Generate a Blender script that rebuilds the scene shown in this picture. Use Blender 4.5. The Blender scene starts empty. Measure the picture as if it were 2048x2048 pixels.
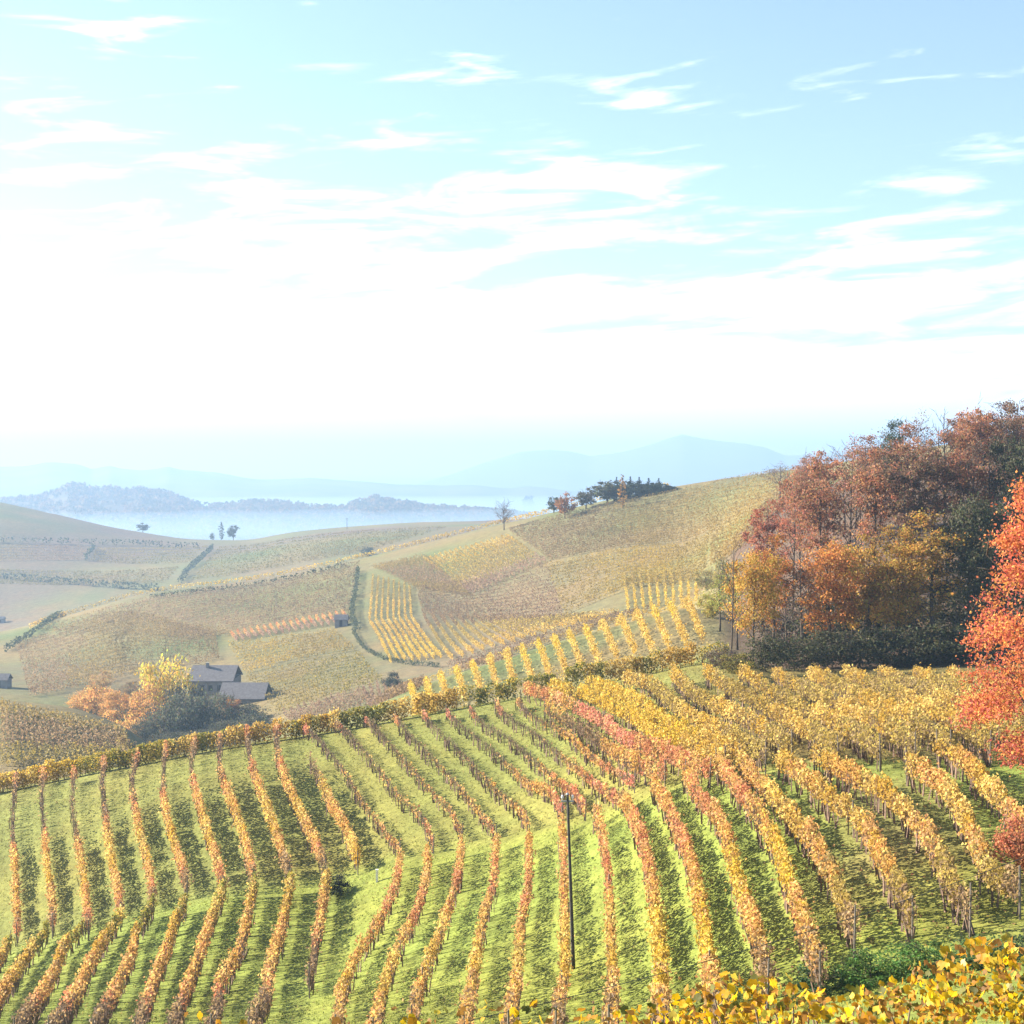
import bpy, math, random
import numpy as np

rng = np.random.default_rng(7)
random.seed(7)
R = math.radians
SC = bpy.context.scene
COL = SC.collection

# ------------------------------------------------------------------ camera
FPX = 2844.0            # focal length in pixels of the 2048 px wide picture
CX, HY = 1024.0, 960.0  # principal column, horizon row
CZ = 150.0              # eye height above the datum
cam = bpy.data.cameras.new('camera'); camo = bpy.data.objects.new('camera', cam); COL.objects.link(camo)
cam.sensor_width = 36.0; cam.sensor_fit = 'HORIZONTAL'
cam.lens = FPX / 2048.0 * 36.0
cam.shift_y = -(1024.0 - HY) / 2048.0
cam.clip_start = 0.2; cam.clip_end = 60000
camo.location = (0, 0, CZ); camo.rotation_euler = (R(90), 0, 0)
SC.camera = camo

# ------------------------------------------------------------------ sky, sun, exposure
SUN_AZ = R(-72)          # measured from +Y (view direction) towards +X : negative = left
SUN_EL = R(25)
world = bpy.data.worlds.new('World'); SC.world = world; world.use_nodes = True
def build_world():
    nt = world.node_tree; n = nt.nodes; l = nt.links
    for x in list(n): n.remove(x)
    out = n.new('ShaderNodeOutputWorld'); bg = n.new('ShaderNodeBackground')
    sky = n.new('ShaderNodeTexSky'); sky.sky_type = 'NISHITA'; sky.sun_disc = False
    sky.sun_elevation = SUN_EL; sky.sun_rotation = SUN_AZ
    sky.altitude = 300; sky.air_density = 1.0; sky.dust_density = 0.5; sky.ozone_density = 1.2
    bg.inputs['Strength'].default_value = 0.055
    def math_(op, a, b=None, clamp=False):
        m = n.new('ShaderNodeMath'); m.operation = op; m.use_clamp = clamp
        for i, v in enumerate((a, b)):
            if v is None: continue
            if isinstance(v, (int, float)): m.inputs[i].default_value = v
            else: l.new(v, m.inputs[i])
        return m.outputs[0]
    tc = n.new('ShaderNodeTexCoord'); sep = n.new('ShaderNodeSeparateXYZ')
    l.new(tc.outputs['Generated'], sep.inputs[0])
    az = math_('ARCTAN2', sep.outputs['X'], sep.outputs['Y']); el = math_('ARCSINE', sep.outputs['Z'])
    tilt = math_('SUBTRACT', el, math_('MULTIPLY', math_('SINE', az), 0.05))
    def vec(kx, ky, kz):
        c = n.new('ShaderNodeCombineXYZ'); l.new(math_('MULTIPLY', az, kx), c.inputs[0]); l.new(math_('MULTIPLY', tilt, ky), c.inputs[1]); c.inputs[2].default_value = kz
        return c.outputs[0]
    def noise(v, det, rough, dist):
        z = n.new('ShaderNodeTexNoise'); z.inputs['Scale'].default_value = 1.0; z.inputs['Detail'].default_value = det
        z.inputs['Roughness'].default_value = rough; z.inputs['Distortion'].default_value = dist; l.new(v, z.inputs['Vector']); return z.outputs[0]
    def ramp(v, a, b, lo, hi, sm=True):
        m = n.new('ShaderNodeMapRange'); m.interpolation_type = 'SMOOTHSTEP' if sm else 'LINEAR'
        l.new(v, m.inputs[0]); m.inputs[1].default_value = a; m.inputs[2].default_value = b; m.inputs[3].default_value = lo; m.inputs[4].default_value = hi
        return m.outputs[0]
    streak = noise(vec(9.0, 52.0, 4.3), 6, 0.55, 0.7); wisp = noise(vec(15.0, 110.0, 9.1), 4, 0.6, 0.5); patch = noise(vec(3.2, 12.0, 1.7), 2, 0.5, 0.2)
    s = math_('ADD', math_('MULTIPLY', streak, 0.72), math_('MULTIPLY', wisp, 0.28))
    s = math_('ADD', s, math_('MULTIPLY', math_('SUBTRACT', patch, 0.5), 0.34))
    # cirrus closing up towards the horizon; sun-side glow and glare are painted with it
    side = ramp(az, 0.36, -0.40, -0.035, 0.038, False)
    lowel = math_('SUBTRACT', el, side)
    s = math_('ADD', s, ramp(lowel, 0.33, 0.07, -0.125, 0.095, False))
    s = math_('ADD', s, ramp(lowel, 0.125, 0.065, 0.0, 0.30))
    fac = ramp(s, 0.47, 0.74, 0.0, 0.90)
    fac = math_('MULTIPLY', fac, ramp(sep.outputs['Z'], 0.0, 0.004, 0.0, 1.0, False), True)
    mix = n.new('ShaderNodeMixRGB'); l.new(fac, mix.inputs[0]); l.new(sky.outputs[0], mix.inputs[1])
    mix.inputs[2].default_value = (10.5, 10.7, 10.9, 1)
    l.new(mix.outputs[0], bg.inputs['Color']); l.new(bg.outputs[0], out.inputs[0])
build_world()

sunl = bpy.data.lights.new('sun', 'SUN'); sunl.energy = 5.0; sunl.angle = R(0.5); sunl.color = (1.0, 0.90, 0.74)
suno = bpy.data.objects.new('sun', sunl); COL.objects.link(suno)
SD = np.array([math.sin(SUN_AZ) * math.cos(SUN_EL), math.cos(SUN_AZ) * math.cos(SUN_EL), math.sin(SUN_EL)])
from mathutils import Vector, Matrix
suno.rotation_euler = Vector(SD).to_track_quat('Z', 'Y').to_euler(); suno.location = (-200, 60, CZ + 120)

vs = SC.view_settings
vs.view_transform = 'Standard'; vs.look = 'None'; vs.gamma = 1.0; vs.use_curve_mapping = False
vs.exposure = 2.3
SC.render.engine = 'CYCLES'
cy = SC.cycles
cy.use_denoising = True
try: cy.denoiser = 'OPENIMAGEDENOISE'
except Exception: pass
cy.max_bounces = 5; cy.diffuse_bounces = 2; cy.glossy_bounces = 1; cy.transmission_bounces = 3
cy.volume_bounces = 1; cy.transparent_max_bounces = 4
cy.sample_clamp_indirect = 4.0
cy.use_adaptive_sampling = False

# ------------------------------------------------------------------ helpers: objects
def tag(o, label=None, cat=None, group=None, kind=None):
    if label: o['label'] = label
    if cat: o['category'] = cat
    if group: o['group'] = group
    if kind: o['kind'] = kind
    return o
def empty(name, loc=(0, 0, 0), parent=None):
    o = bpy.data.objects.new(name, None); COL.objects.link(o); o.location = loc
    o.empty_display_size = 0.3
    if parent: o.parent = parent
    return o
def mesh_np(name, V, F, mat, parent=None, col=None, smooth=False, loc=None):
    """V (n,3), F (m,k) all faces same size k"""
    V = np.asarray(V, np.float32); F = np.asarray(F, np.int32)
    me = bpy.data.meshes.new(name)
    k = F.shape[1]; m = F.shape[0]
    me.vertices.add(len(V)); me.vertices.foreach_set('co', V.ravel())
    me.loops.add(m * k); me.loops.foreach_set('vertex_index', F.ravel())
    me.polygons.add(m)
    me.polygons.foreach_set('loop_start', np.arange(0, m * k, k, dtype=np.int32))
    try: me.polygons.foreach_set('loop_total', np.full(m, k, np.int32))
    except Exception: pass
    me.polygons.foreach_set('use_smooth', np.full(m, bool(smooth)))
    if col is not None:
        a = me.color_attributes.new('Col', 'FLOAT_COLOR', 'POINT')
        c4 = np.ones((len(V), 4), np.float32); c4[:, :3] = col
        a.data.foreach_set('color', c4.ravel())
    me.update(calc_edges=True); me.validate()
    if mat: me.materials.append(mat)
    o = bpy.data.objects.new(name, me); COL.objects.link(o)
    if parent: o.parent = parent
    if loc is not None: o.location = loc
    return o
def link_mesh(name, me, parent=None, loc=None, rot=None, scale=None):
    o = bpy.data.objects.new(name, me); COL.objects.link(o)
    if parent: o.parent = parent
    if loc is not None: o.location = loc
    if rot is not None: o.rotation_euler = rot
    if scale is not None: o.scale = scale
    return o

class MB:
    """collects quads"""
    def __init__(s): s.V = []; s.F = []; s.n = 0
    def add(s, V, F):
        s.V.append(np.asarray(V, float)); s.F.append(np.asarray(F, int) + s.n); s.n += len(V)
    def box(s, c, d, rz=0.0):
        x, y, z = np.array(d) / 2
        v = np.array([(-x,-y,-z),(x,-y,-z),(x,y,-z),(-x,y,-z),(-x,-y,z),(x,-y,z),(x,y,z),(-x,y,z)])
        ca, sa = math.cos(rz), math.sin(rz)
        v = np.stack([v[:,0]*ca - v[:,1]*sa, v[:,0]*sa + v[:,1]*ca, v[:,2]], 1) + np.array(c)
        s.add(v, [(0,3,2,1),(4,5,6,7),(0,1,5,4),(1,2,6,5),(2,3,7,6),(3,0,4,7)])
    def tube(s, P, r, n=6, cap=True):
        P = np.asarray(P, float); m = len(P); r = np.broadcast_to(np.asarray(r, float), (m,))
        T = np.gradient(P, axis=0); T /= np.linalg.norm(T, axis=1)[:, None] + 1e-9
        ref = np.where(np.abs(T[:, 2:3]) > 0.9, np.array([[1., 0, 0]]), np.array([[0, 0, 1.]]))
        A = np.cross(T, ref); A /= np.linalg.norm(A, axis=1)[:, None] + 1e-9
        B = np.cross(T, A)
        th = np.arange(n) * 2 * math.pi / n
        V = P[:, None] + r[:, None, None] * (A[:, None] * np.cos(th)[None, :, None] + B[:, None] * np.sin(th)[None, :, None])
        V = V.reshape(-1, 3); F = []
        for i in range(m - 1):
            for j in range(n):
                F.append((i*n+j, i*n+(j+1) % n, (i+1)*n+(j+1) % n, (i+1)*n+j))
        if cap:
            k = len(V); V = np.vstack([V, P[-1:], P[:1]])
            for j in range(0, n, 2):
                F.append(((m-1)*n+j, (m-1)*n+(j+1) % n, (m-1)*n+(j+2) % n, k))
                F.append((j, k+1, (j+2) % n, (j+1) % n))
        s.add(V, F)
    def build(s, name, mat, parent=None, smooth=False, loc=None, col=None):
        V = np.vstack(s.V); F = np.vstack(s.F)
        return mesh_np(name, V, F, mat, parent, col=col, smooth=smooth, loc=loc)

# ------------------------------------------------------------------ materials
def mat_new(name):
    m = bpy.data.materials.new(name); m.use_nodes = True
    nt = m.node_tree
    for x in list(nt.nodes): nt.nodes.remove(x)
    return m, nt.nodes, nt.links
def mat_leaf():
    m, n, l = mat_new('leaf')
    out = n.new('ShaderNodeOutputMaterial'); at = n.new('ShaderNodeAttribute'); at.attribute_name = 'Col'
    oi = n.new('ShaderNodeObjectInfo')
    mul = n.new('ShaderNodeMixRGB'); mul.blend_type = 'MULTIPLY'; mul.inputs[0].default_value = 1
    l.new(at.outputs['Color'], mul.inputs[1]); l.new(oi.outputs['Color'], mul.inputs[2])
    d = n.new('ShaderNodeBsdfPrincipled'); d.inputs['Roughness'].default_value = 0.6
    d.inputs['Specular IOR Level'].default_value = 0.25
    t = n.new('ShaderNodeBsdfTranslucent'); mx = n.new('ShaderNodeMixShader'); mx.inputs[0].default_value = 0.48
    l.new(mul.outputs[0], d.inputs['Base Color']); l.new(mul.outputs[0], t.inputs['Color'])
    l.new(d.outputs[0], mx.inputs[1]); l.new(t.outputs[0], mx.inputs[2]); l.new(mx.outputs[0], out.inputs[0])
    return m
def mat_noise(name, c1, c2, scale=3.0, rough=0.8, bump=0.0, coord='Object', detail=4):
    m, n, l = mat_new(name)
    out = n.new('ShaderNodeOutputMaterial'); b = n.new('ShaderNodeBsdfPrincipled'); b.inputs['Roughness'].default_value = rough
    b.inputs['Specular IOR Level'].default_value = 0.2
    tc = n.new('ShaderNodeTexCoord'); nz = n.new('ShaderNodeTexNoise'); nz.inputs['Scale'].default_value = scale
    nz.inputs['Detail'].default_value = detail
    l.new(tc.outputs[coord], nz.inputs['Vector'])
    r = n.new('ShaderNodeValToRGB'); r.color_ramp.elements[0].color = (*c1, 1); r.color_ramp.elements[1].color = (*c2, 1)
    r.color_ramp.elements[0].position = 0.3; r.color_ramp.elements[1].position = 0.7
    l.new(nz.outputs[0], r.inputs[0]); l.new(r.outputs[0], b.inputs['Base Color'])
    if bump:
        bp = n.new('ShaderNodeBump'); bp.inputs['Strength'].default_value = bump; l.new(nz.outputs[0], bp.inputs['Height'])
        l.new(bp.outputs[0], b.inputs['Normal'])
    l.new(b.outputs[0], out.inputs[0]); return m
def mat_terrain():
    m, n, l = mat_new('terrain')
    out = n.new('ShaderNodeOutputMaterial'); b = n.new('ShaderNodeBsdfPrincipled'); b.inputs['Roughness'].default_value = 0.9
    b.inputs['Specular IOR Level'].default_value = 0.1
    at = n.new('ShaderNodeAttribute'); at.attribute_name = 'Col'
    geo = n.new('ShaderNodeNewGeometry')
    def noise(sc, det, rough=0.6):
        z = n.new('ShaderNodeTexNoise'); z.inputs['Scale'].default_value = sc; z.inputs['Detail'].default_value = det
        z.inputs['Roughness'].default_value = rough; l.new(geo.outputs['Position'], z.inputs['Vector']); return z
    def mulv(col, z, lo, hi):
        mr = n.new('ShaderNodeMapRange'); l.new(z.outputs[0], mr.inputs[0]); mr.inputs[1].default_value = 0.3; mr.inputs[2].default_value = 0.7
        mr.inputs[3].default_value = lo; mr.inputs[4].default_value = hi
        mx = n.new('ShaderNodeMixRGB'); mx.blend_type = 'MULTIPLY'; mx.inputs[0].default_value = 1
        l.new(col, mx.inputs[1]); l.new(mr.outputs[0], mx.inputs[2]); return mx.outputs[0]
    fine = noise(2.6, 6, 0.7); mid = noise(0.35, 5); wide = noise(0.05, 3)
    c = mulv(at.outputs['Color'], fine, 0.62, 1.4); c = mulv(c, mid, 0.78, 1.22)
    # dry straw-coloured patches
    mr = n.new('ShaderNodeMapRange'); l.new(wide.outputs[0], mr.inputs[0]); mr.inputs[1].default_value = 0.42; mr.inputs[2].default_value = 0.62
    mr.inputs[3].default_value = 0.0; mr.inputs[4].default_value = 0.4
    mx = n.new('ShaderNodeMixRGB'); l.new(mr.outputs[0], mx.inputs[0]); l.new(c, mx.inputs[1])
    dry = n.new('ShaderNodeMixRGB'); dry.blend_type = 'MULTIPLY'; dry.inputs[0].default_value = 1
    l.new(c, dry.inputs[1]); dry.inputs[2].default_value = (1.35, 0.98, 0.9, 1); l.new(dry.outputs[0], mx.inputs[2])
    l.new(mx.outputs[0], b.inputs['Base Color'])
    bp = n.new('ShaderNodeBump'); bp.inputs['Strength'].default_value = 0.4; bp.inputs['Distance'].default_value = 0.25
    l.new(fine.outputs[0], bp.inputs['Height']); l.new(bp.outputs[0], b.inputs['Normal'])
    l.new(b.outputs[0], out.inputs[0]); return m
M_LEAF = mat_leaf()
M_TERR = mat_terrain()
M_BARK = mat_noise('bark', (0.045, 0.032, 0.025), (0.11, 0.085, 0.065), 6, 0.9, 0.4)
M_CANE = mat_noise('cane', (0.10, 0.065, 0.05), (0.22, 0.15, 0.11), 8, 0.85)
M_POST = mat_noise('weathered_post', (0.09, 0.075, 0.06), (0.20, 0.17, 0.14), 10, 0.85, 0.2)
M_POLE = mat_noise('tarred_pole', (0.035, 0.032, 0.03), (0.08, 0.07, 0.065), 5, 0.8, 0.2)
M_METAL = mat_noise('dull_metal', (0.18, 0.19, 0.2), (0.32, 0.33, 0.34), 8, 0.5)
M_GLASSW = mat_noise('porcelain', (0.55, 0.52, 0.5), (0.75, 0.72, 0.7), 8, 0.3)
M_CABLE = mat_noise('cable_rubber', (0.03, 0.03, 0.03), (0.06, 0.06, 0.06), 8, 0.6)
M_WALL = mat_noise('plaster', (0.17, 0.165, 0.165), (0.25, 0.24, 0.235), 0.6, 0.9)
M_ROOF = mat_noise('roof_tile', (0.095, 0.090, 0.095), (0.15, 0.14, 0.145), 1.5, 0.85, 0.3)
M_DARK = mat_noise('dark_opening', (0.02, 0.02, 0.022), (0.05, 0.05, 0.055), 2, 0.5)
M_WOODH = mat_noise('far_wood', (0.035, 0.035, 0.02), (0.10, 0.07, 0.04), 0.02, 0.95, 0, 'Object', 6)
M_FARHILL = mat_noise('far_hill', (0.06, 0.075, 0.04), (0.14, 0.12, 0.07), 0.004, 0.95, 0, 'Object', 6)
M_MOUNT = mat_noise('mountain_rock', (0.09, 0.09, 0.08), (0.16, 0.15, 0.13), 0.002, 0.95, 0, 'Object', 6)
M_WHITE = mat_noise('white_paint', (0.65, 0.65, 0.62), (0.8, 0.8, 0.78), 6, 0.5)

# ------------------------------------------------------------------ terrain height field
def pchip_slopes(x, y):
    h = np.diff(x); d = np.diff(y) / h; m = np.zeros_like(y)
    for i in range(1, len(y) - 1):
        if d[i-1] * d[i] > 0:
            w1 = 2*h[i] + h[i-1]; w2 = h[i] + 2*h[i-1]
            m[i] = (w1 + w2) / (w1 / d[i-1] + w2 / d[i])
    m[0] = d[0]; m[-1] = d[-1]
    return m
def pchip(x, y, q):
    x = np.asarray(x, float); y = np.asarray(y, float); q = np.asarray(q, float)
    m = pchip_slopes(x, y); i = np.clip(np.searchsorted(x, q) - 1, 0, len(x) - 2)
    h = x[i+1] - x[i]; t = np.clip((q - x[i]) / h, 0, 1)
    return ((2*t**3 - 3*t**2 + 1)*y[i] + (t**3 - 2*t**2 + t)*h*m[i] + (-2*t**3 + 3*t**2)*y[i+1] + (t**3 - t**2)*h*m[i+1])
# feature lines of the land: (column, distance, row)
FEAT = [
 [(0, 2.5, 3349), (2048, 2.5, 3349)],
 [(0, 12, 2572), (1000, 12, 2429), (2048, 12, 2287)],
 [(0, 86, 2048), (250, 82, 2048), (500, 77, 2048), (750, 70, 2048), (1000, 62, 2048), (1250, 56, 2048), (1500, 49, 2048), (1750, 44, 2048), (2048, 40, 2048)],
 [(0, 112, 1925), (250, 108, 1848), (500, 105, 1790), (660, 104, 1768), (800, 102, 1730), (1000, 98, 1700), (1200, 92, 1645), (1350, 87, 1590), (1500, 82, 1560), (1750, 78, 1530), (2048, 75, 1520)],
 [(0, 148, 1580), (250, 145, 1530), (435, 142, 1497), (600, 141, 1472), (800, 140, 1437), (1000, 140, 1402), (1250, 142, 1354), (1450, 145, 1322), (1600, 138, 1350), (2048, 130, 1350)],
 [(0, 185, 1640), (250, 182, 1600), (435, 180, 1570), (600, 178, 1545), (800, 176, 1480), (1000, 175, 1430), (1250, 170, 1365), (1450, 160, 1326), (1600, 150, 1335), (2048, 146, 1322)],
 [(0, 260, 1398), (130, 262, 1412), (250, 262, 1455), (330, 262, 1510), (400, 262, 1525), (600, 260, 1490), (700, 258, 1435), (780, 255, 1398), (900, 250, 1352), (1000, 246, 1322), (1100, 243, 1290), (1250, 238, 1248), (1370, 232, 1215), (1450, 222, 1225), (1500, 205, 1250), (1620, 192, 1228), (1750, 186, 1190), (2048, 180, 1150)],
 [(0, 330, 1450), (130, 330, 1460), (250, 330, 1490), (330, 330, 1510), (500, 330, 1490), (600, 330, 1450), (700, 330, 1425), (780, 330, 1410), (900, 330, 1385), (1000, 330, 1365), (1100, 330, 1345), (1250, 330, 1300), (1370, 320, 1260), (1450, 290, 1220), (1500, 270, 1195), (1620, 250, 1130), (1750, 235, 1075), (2048, 225, 1030)],
 [(0, 400, 1388), (130, 400, 1395), (250, 400, 1415), (330, 400, 1425), (500, 400, 1400), (600, 400, 1385), (700, 400, 1370), (780, 400, 1355), (900, 400, 1330), (1000, 400, 1295), (1100, 400, 1260), (1250, 400, 1205), (1370, 395, 1175), (1450, 370, 1140), (1500, 350, 1100), (1620, 320, 1050), (1750, 300, 1000), (2048, 280, 960)],
 [(0, 520, 1318), (130, 520, 1310), (250, 520, 1300), (500, 520, 1275), (700, 520, 1235), (900, 520, 1190), (1000, 520, 1160), (1100, 520, 1125), (1250, 520, 1075), (1370, 515, 1050), (1500, 480, 1010), (1620, 450, 975), (1750, 420, 935), (2048, 400, 900)],
 [(0, 640, 1262), (120, 660, 1235), (280, 690, 1192), (500, 700, 1160), (700, 680, 1120), (880, 650, 1077), (1000, 630, 1044), (1100, 615, 1022), (1370, 590, 970), (1640, 560, 932), (1800, 550, 905), (2048, 540, 870)],
 [(0, 850, 1275), (250, 850, 1225), (500, 850, 1195), (700, 850, 1160), (880, 850, 1120), (1000, 850, 1090), (1250, 850, 1060), (1640, 850, 1010), (2048, 850, 960)],
 [(0, 1050, 1160), (250, 1050, 1150), (500, 1050, 1120), (700, 1050, 1085), (880, 1050, 1068), (1000, 1050, 1062), (1250, 1050, 1040), (1640, 1050, 1000), (2048, 1050, 960)],
 [(0, 1400, 1003), (130, 1400, 1032), (280, 1400, 1064), (400, 1400, 1079), (480, 1400, 1080), (600, 1400, 1063), (800, 1400, 1047), (1000, 1400, 1040), (1250, 1400, 1020), (1640, 1400, 1000), (2048, 1400, 960)],
 [(0, 2000, 1131), (2048, 2000, 1125)],
 [(0, 4200, 1041), (2048, 4200, 1041)],
 [(0, 13000, 986), (2048, 13000, 986)],
]
UMIN, UMAX, NU = -0.62, 0.62, 321
VMIN, VMAX, NV = math.log(2.5), math.log(13000.0), 620
Ug = np.linspace(UMIN, UMAX, NU); Vg = np.linspace(VMIN, VMAX, NV)
pxg = Ug * FPX + CX
def feat_at(line, q):
    a = np.array(line, float)
    if len(a) == 2: return np.interp(q, a[:, 0], a[:, 1]), np.interp(q, a[:, 0], a[:, 2])
    qq = np.clip(q, a[0, 0], a[-1, 0])
    d = pchip(a[:, 0], a[:, 1], qq); r = pchip(a[:, 0], a[:, 2], qq)
    # beyond the frame the line runs on with part of its slope
    sl = (a[1, 2] - a[0, 2]) / (a[1, 0] - a[0, 0]); sr = (a[-1, 2] - a[-2, 2]) / (a[-1, 0] - a[-2, 0])
    r = r + np.where(q < a[0, 0], (q - a[0, 0]) * sl * 0.4, 0) + np.where(q > a[-1, 0], (q - a[-1, 0]) * sr * 0.4, 0)
    return d, r
_fd = []; _fr = []
for line in FEAT:
    d, r = feat_at(line, pxg); _fd.append(np.log(d)); _fr.append((HY - r) / FPX)
_fd = np.array(_fd); _fr = np.array(_fr)
E = np.zeros((NU, NV))
for i in range(NU): E[i] = pchip(_fd[:, i], _fr[:, i], Vg)
ker = np.array([1, 4, 6, 4, 1]) / 16.0
for _ in range(2):
    Ep = np.pad(E, ((2, 2), (0, 0)), 'edge'); E = sum(ker[k] * Ep[k:k+NU] for k in range(5))
Ep = np.pad(E, ((0, 0), (2, 2)), 'edge'); E = sum(ker[k] * Ep[:, k:k+NV] for k in range(5))
# value noise for unevenness
def vnoise(x, y, seed=0):
    xi = np.floor(x).astype(np.int64); yi = np.floor(y).astype(np.int64); fx = x - xi; fy = y - yi
    def h(a, b):
        n = (a * 374761393 + b * 668265263 + seed * 974634777) & 0x7fffffff
        n = ((n ^ (n >> 13)) * 1274126177) & 0x7fffffff
        return ((n ^ (n >> 16)) & 0xffff) / 65535.0
    fx = fx*fx*(3-2*fx); fy = fy*fy*(3-2*fy)
    return (h(xi, yi)*(1-fx) + h(xi+1, yi)*fx)*(1-fy) + (h(xi, yi+1)*(1-fx) + h(xi+1, yi+1)*fx)*fy
def fbm(x, y, oct=3, seed=0):
    s = 0; a = 0.5
    for k in range(oct): s = s + a * (vnoise(x * 2**k, y * 2**k, seed + k) - 0.5); a *= 0.5
    return s
Yg = np.exp(Vg)[None, :]; Xg = Ug[:, None] * Yg
amp = 0.0035 * np.clip(Yg, 20, 2000)
E = E + fbm(Xg / 14, Yg / 14, 2, 3) * 0.5 / np.maximum(Yg, 40) * np.clip((Yg - 25) / 40, 0, 1) + fbm(Xg / 90, Yg / 90, 2, 5) * np.clip((Yg - 250) / 200, 0, 1) * 3.0 / Yg

def E_at(u, v):
    fu = np.clip((u - UMIN) / (UMAX - UMIN) * (NU - 1), 0, NU - 1.001); fv = np.clip((v - VMIN) / (VMAX - VMIN) * (NV - 1), 0, NV - 1.001)
    i = fu.astype(int); j = fv.astype(int); a = fu - i; b = fv - j
    return (E[i, j]*(1-a) + E[i+1, j]*a)*(1-b) + (E[i, j+1]*(1-a) + E[i+1, j+1]*a)*b
def ground_z(x, y):
    x = np.asarray(x, float); y = np.maximum(np.asarray(y, float), 2.5)
    return CZ + y * E_at(x / y, np.log(y))
_vs = np.linspace(math.log(20), VMAX, 2400)
_CRD = ([0, 435, 800, 1250, 1450, 1600, 2048], [145.0, 139.0, 137.0, 138.5, 141.5, 135.5, 128])
def ray(px, py, near=False, dmax=None):
    """ground point seen at picture point (px,py); near=True: on the near hill only"""
    px = np.atleast_1d(np.asarray(px, float)); py = np.atleast_1d(np.asarray(py, float))
    out = np.zeros((len(px), 3))
    for k in range(len(px)):
        u = (px[k] - CX) / FPX; e = (HY - py[k]) / FPX
        ev = E_at(np.full(len(_vs), u), _vs)
        if near: ev = np.where(_vs <= math.log(np.interp(px[k], *_CRD)), ev, -9.0)
        if dmax: ev = np.where(_vs <= math.log(dmax), ev, -9.0)
        hit = np.nonzero(ev >= e)[0]
        j = hit[0] if len(hit) else int(np.argmax(ev))
        if j > 0 and len(hit):
            t = (e - ev[j-1]) / max(ev[j] - ev[j-1], 1e-9); v = _vs[j-1] + np.clip(t, 0, 1) * (_vs[j] - _vs[j-1])
        else: v = _vs[j]
        y = math.exp(v); out[k] = (u * y, y, CZ + y * E_at(np.array([u]), np.array([v]))[0])
    return out
def at_depth(px, d):
    u = (px - CX) / FPX; x = u * d
    return np.array([x, d, float(ground_z(x, d))])

# terrain colours: which crop or grass grows where
def terrain_colors(X, Y, Z):
    px = X / Y * FPX + CX; py = HY - (Z - CZ) / Y * FPX
    n1 = fbm(X / 9, Y / 9, 3, 11); n2 = fbm(X / 40, Y / 40, 3, 12); n3 = fbm(X / 120, Y / 120, 3, 13)
    green = np.array([0.142, 0.178, 0.036]); olive = np.array([0.148, 0.150, 0.042]); soil = np.array([0.16, 0.10, 0.055])
    ochre = np.array([0.155, 0.130, 0.055]); brown = np.array([0.125, 0.092, 0.068]); moss = np.array([0.085, 0.12, 0.04])
    c = np.zeros(X.shape + (3,)); c[:] = green
    def mix(w, col):
        w = np.clip(w, 0, 1)[..., None]; c[:] = c * (1 - w) + col * w
    # upper slope of the near vineyard: browner sward, with grazing-sun shading put into its colour
    brk = np.interp(px, [0, 250, 500, 660, 800, 1000, 1200, 1350, 1500, 2048], [1925, 1848, 1790, 1768, 1730, 1700, 1645, 1590, 1560, 1520])
    near = Y < 160
    mix(np.where(near, np.clip((brk - py) / 30, 0, 1) * 0.75, 0), olive)
    # tilled strip and leaf litter on the right
    mix(np.where(near, np.clip((px - 1450) / 250, 0, 1) * np.clip((Y - 42) / 12, 0, 1) * (0.10 + 1.2 * n1), 0), soil)
    mix(np.where(near & (py < 1520), np.clip((px - 1350) / 150, 0, 1) * 0.6, 0), olive * 0.5 + soil * 0.5)
    # far fields
    fw = np.clip((Y - 165) / 20, 0, 1)
    mix(fw, ochre); mix(fw * (0.35 + 2.2 * n2), moss); mix(fw * (0.25 + 2.4 * n3), brown)
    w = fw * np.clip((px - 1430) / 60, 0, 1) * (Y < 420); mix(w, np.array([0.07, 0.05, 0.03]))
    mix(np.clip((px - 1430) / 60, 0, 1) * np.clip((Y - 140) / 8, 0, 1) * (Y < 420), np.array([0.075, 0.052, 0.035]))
    w = np.clip((Y - 1700) / 300, 0, 1); mix(w, np.array([0.12, 0.13, 0.07]))
    return c
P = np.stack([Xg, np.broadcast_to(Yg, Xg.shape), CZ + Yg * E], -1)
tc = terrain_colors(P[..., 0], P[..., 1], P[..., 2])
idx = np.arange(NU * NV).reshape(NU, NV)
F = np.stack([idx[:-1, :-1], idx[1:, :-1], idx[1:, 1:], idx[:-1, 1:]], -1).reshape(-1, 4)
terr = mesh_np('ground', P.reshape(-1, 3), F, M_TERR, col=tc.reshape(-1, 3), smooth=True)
tag(terr, kind='structure')

# ------------------------------------------------------------------ leaf clouds
def rand_dirs(n):
    v = rng.normal(size=(n, 3)); return v / (np.linalg.norm(v, axis=1)[:, None] + 1e-9)
def leaf_quads(P, size, up=0.0):
    """quads centred on P; returns V,F"""
    n = len(P); size = np.broadcast_to(size, (n,))
    N = rand_dirs(n); N[:, 2] += up; N /= np.linalg.norm(N, axis=1)[:, None]
    T = np.cross(N, rand_dirs(n)); T /= np.linalg.norm(T, axis=1)[:, None] + 1e-9
    B = np.cross(N, T)
    s = (size * 0.5)[:, None]; asp = rng.uniform(0.65, 1.0, n)[:, None]
    # kite: tip, side, base, side, with the sides lifted a little
    V = np.stack([P + T*s*1.15, P + B*s*asp + N*s*0.25, P - T*s, P - B*s*asp + N*s*0.25], 1).reshape(-1, 3)
    F = np.arange(n * 4).reshape(n, 4)
    return V, F
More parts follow.
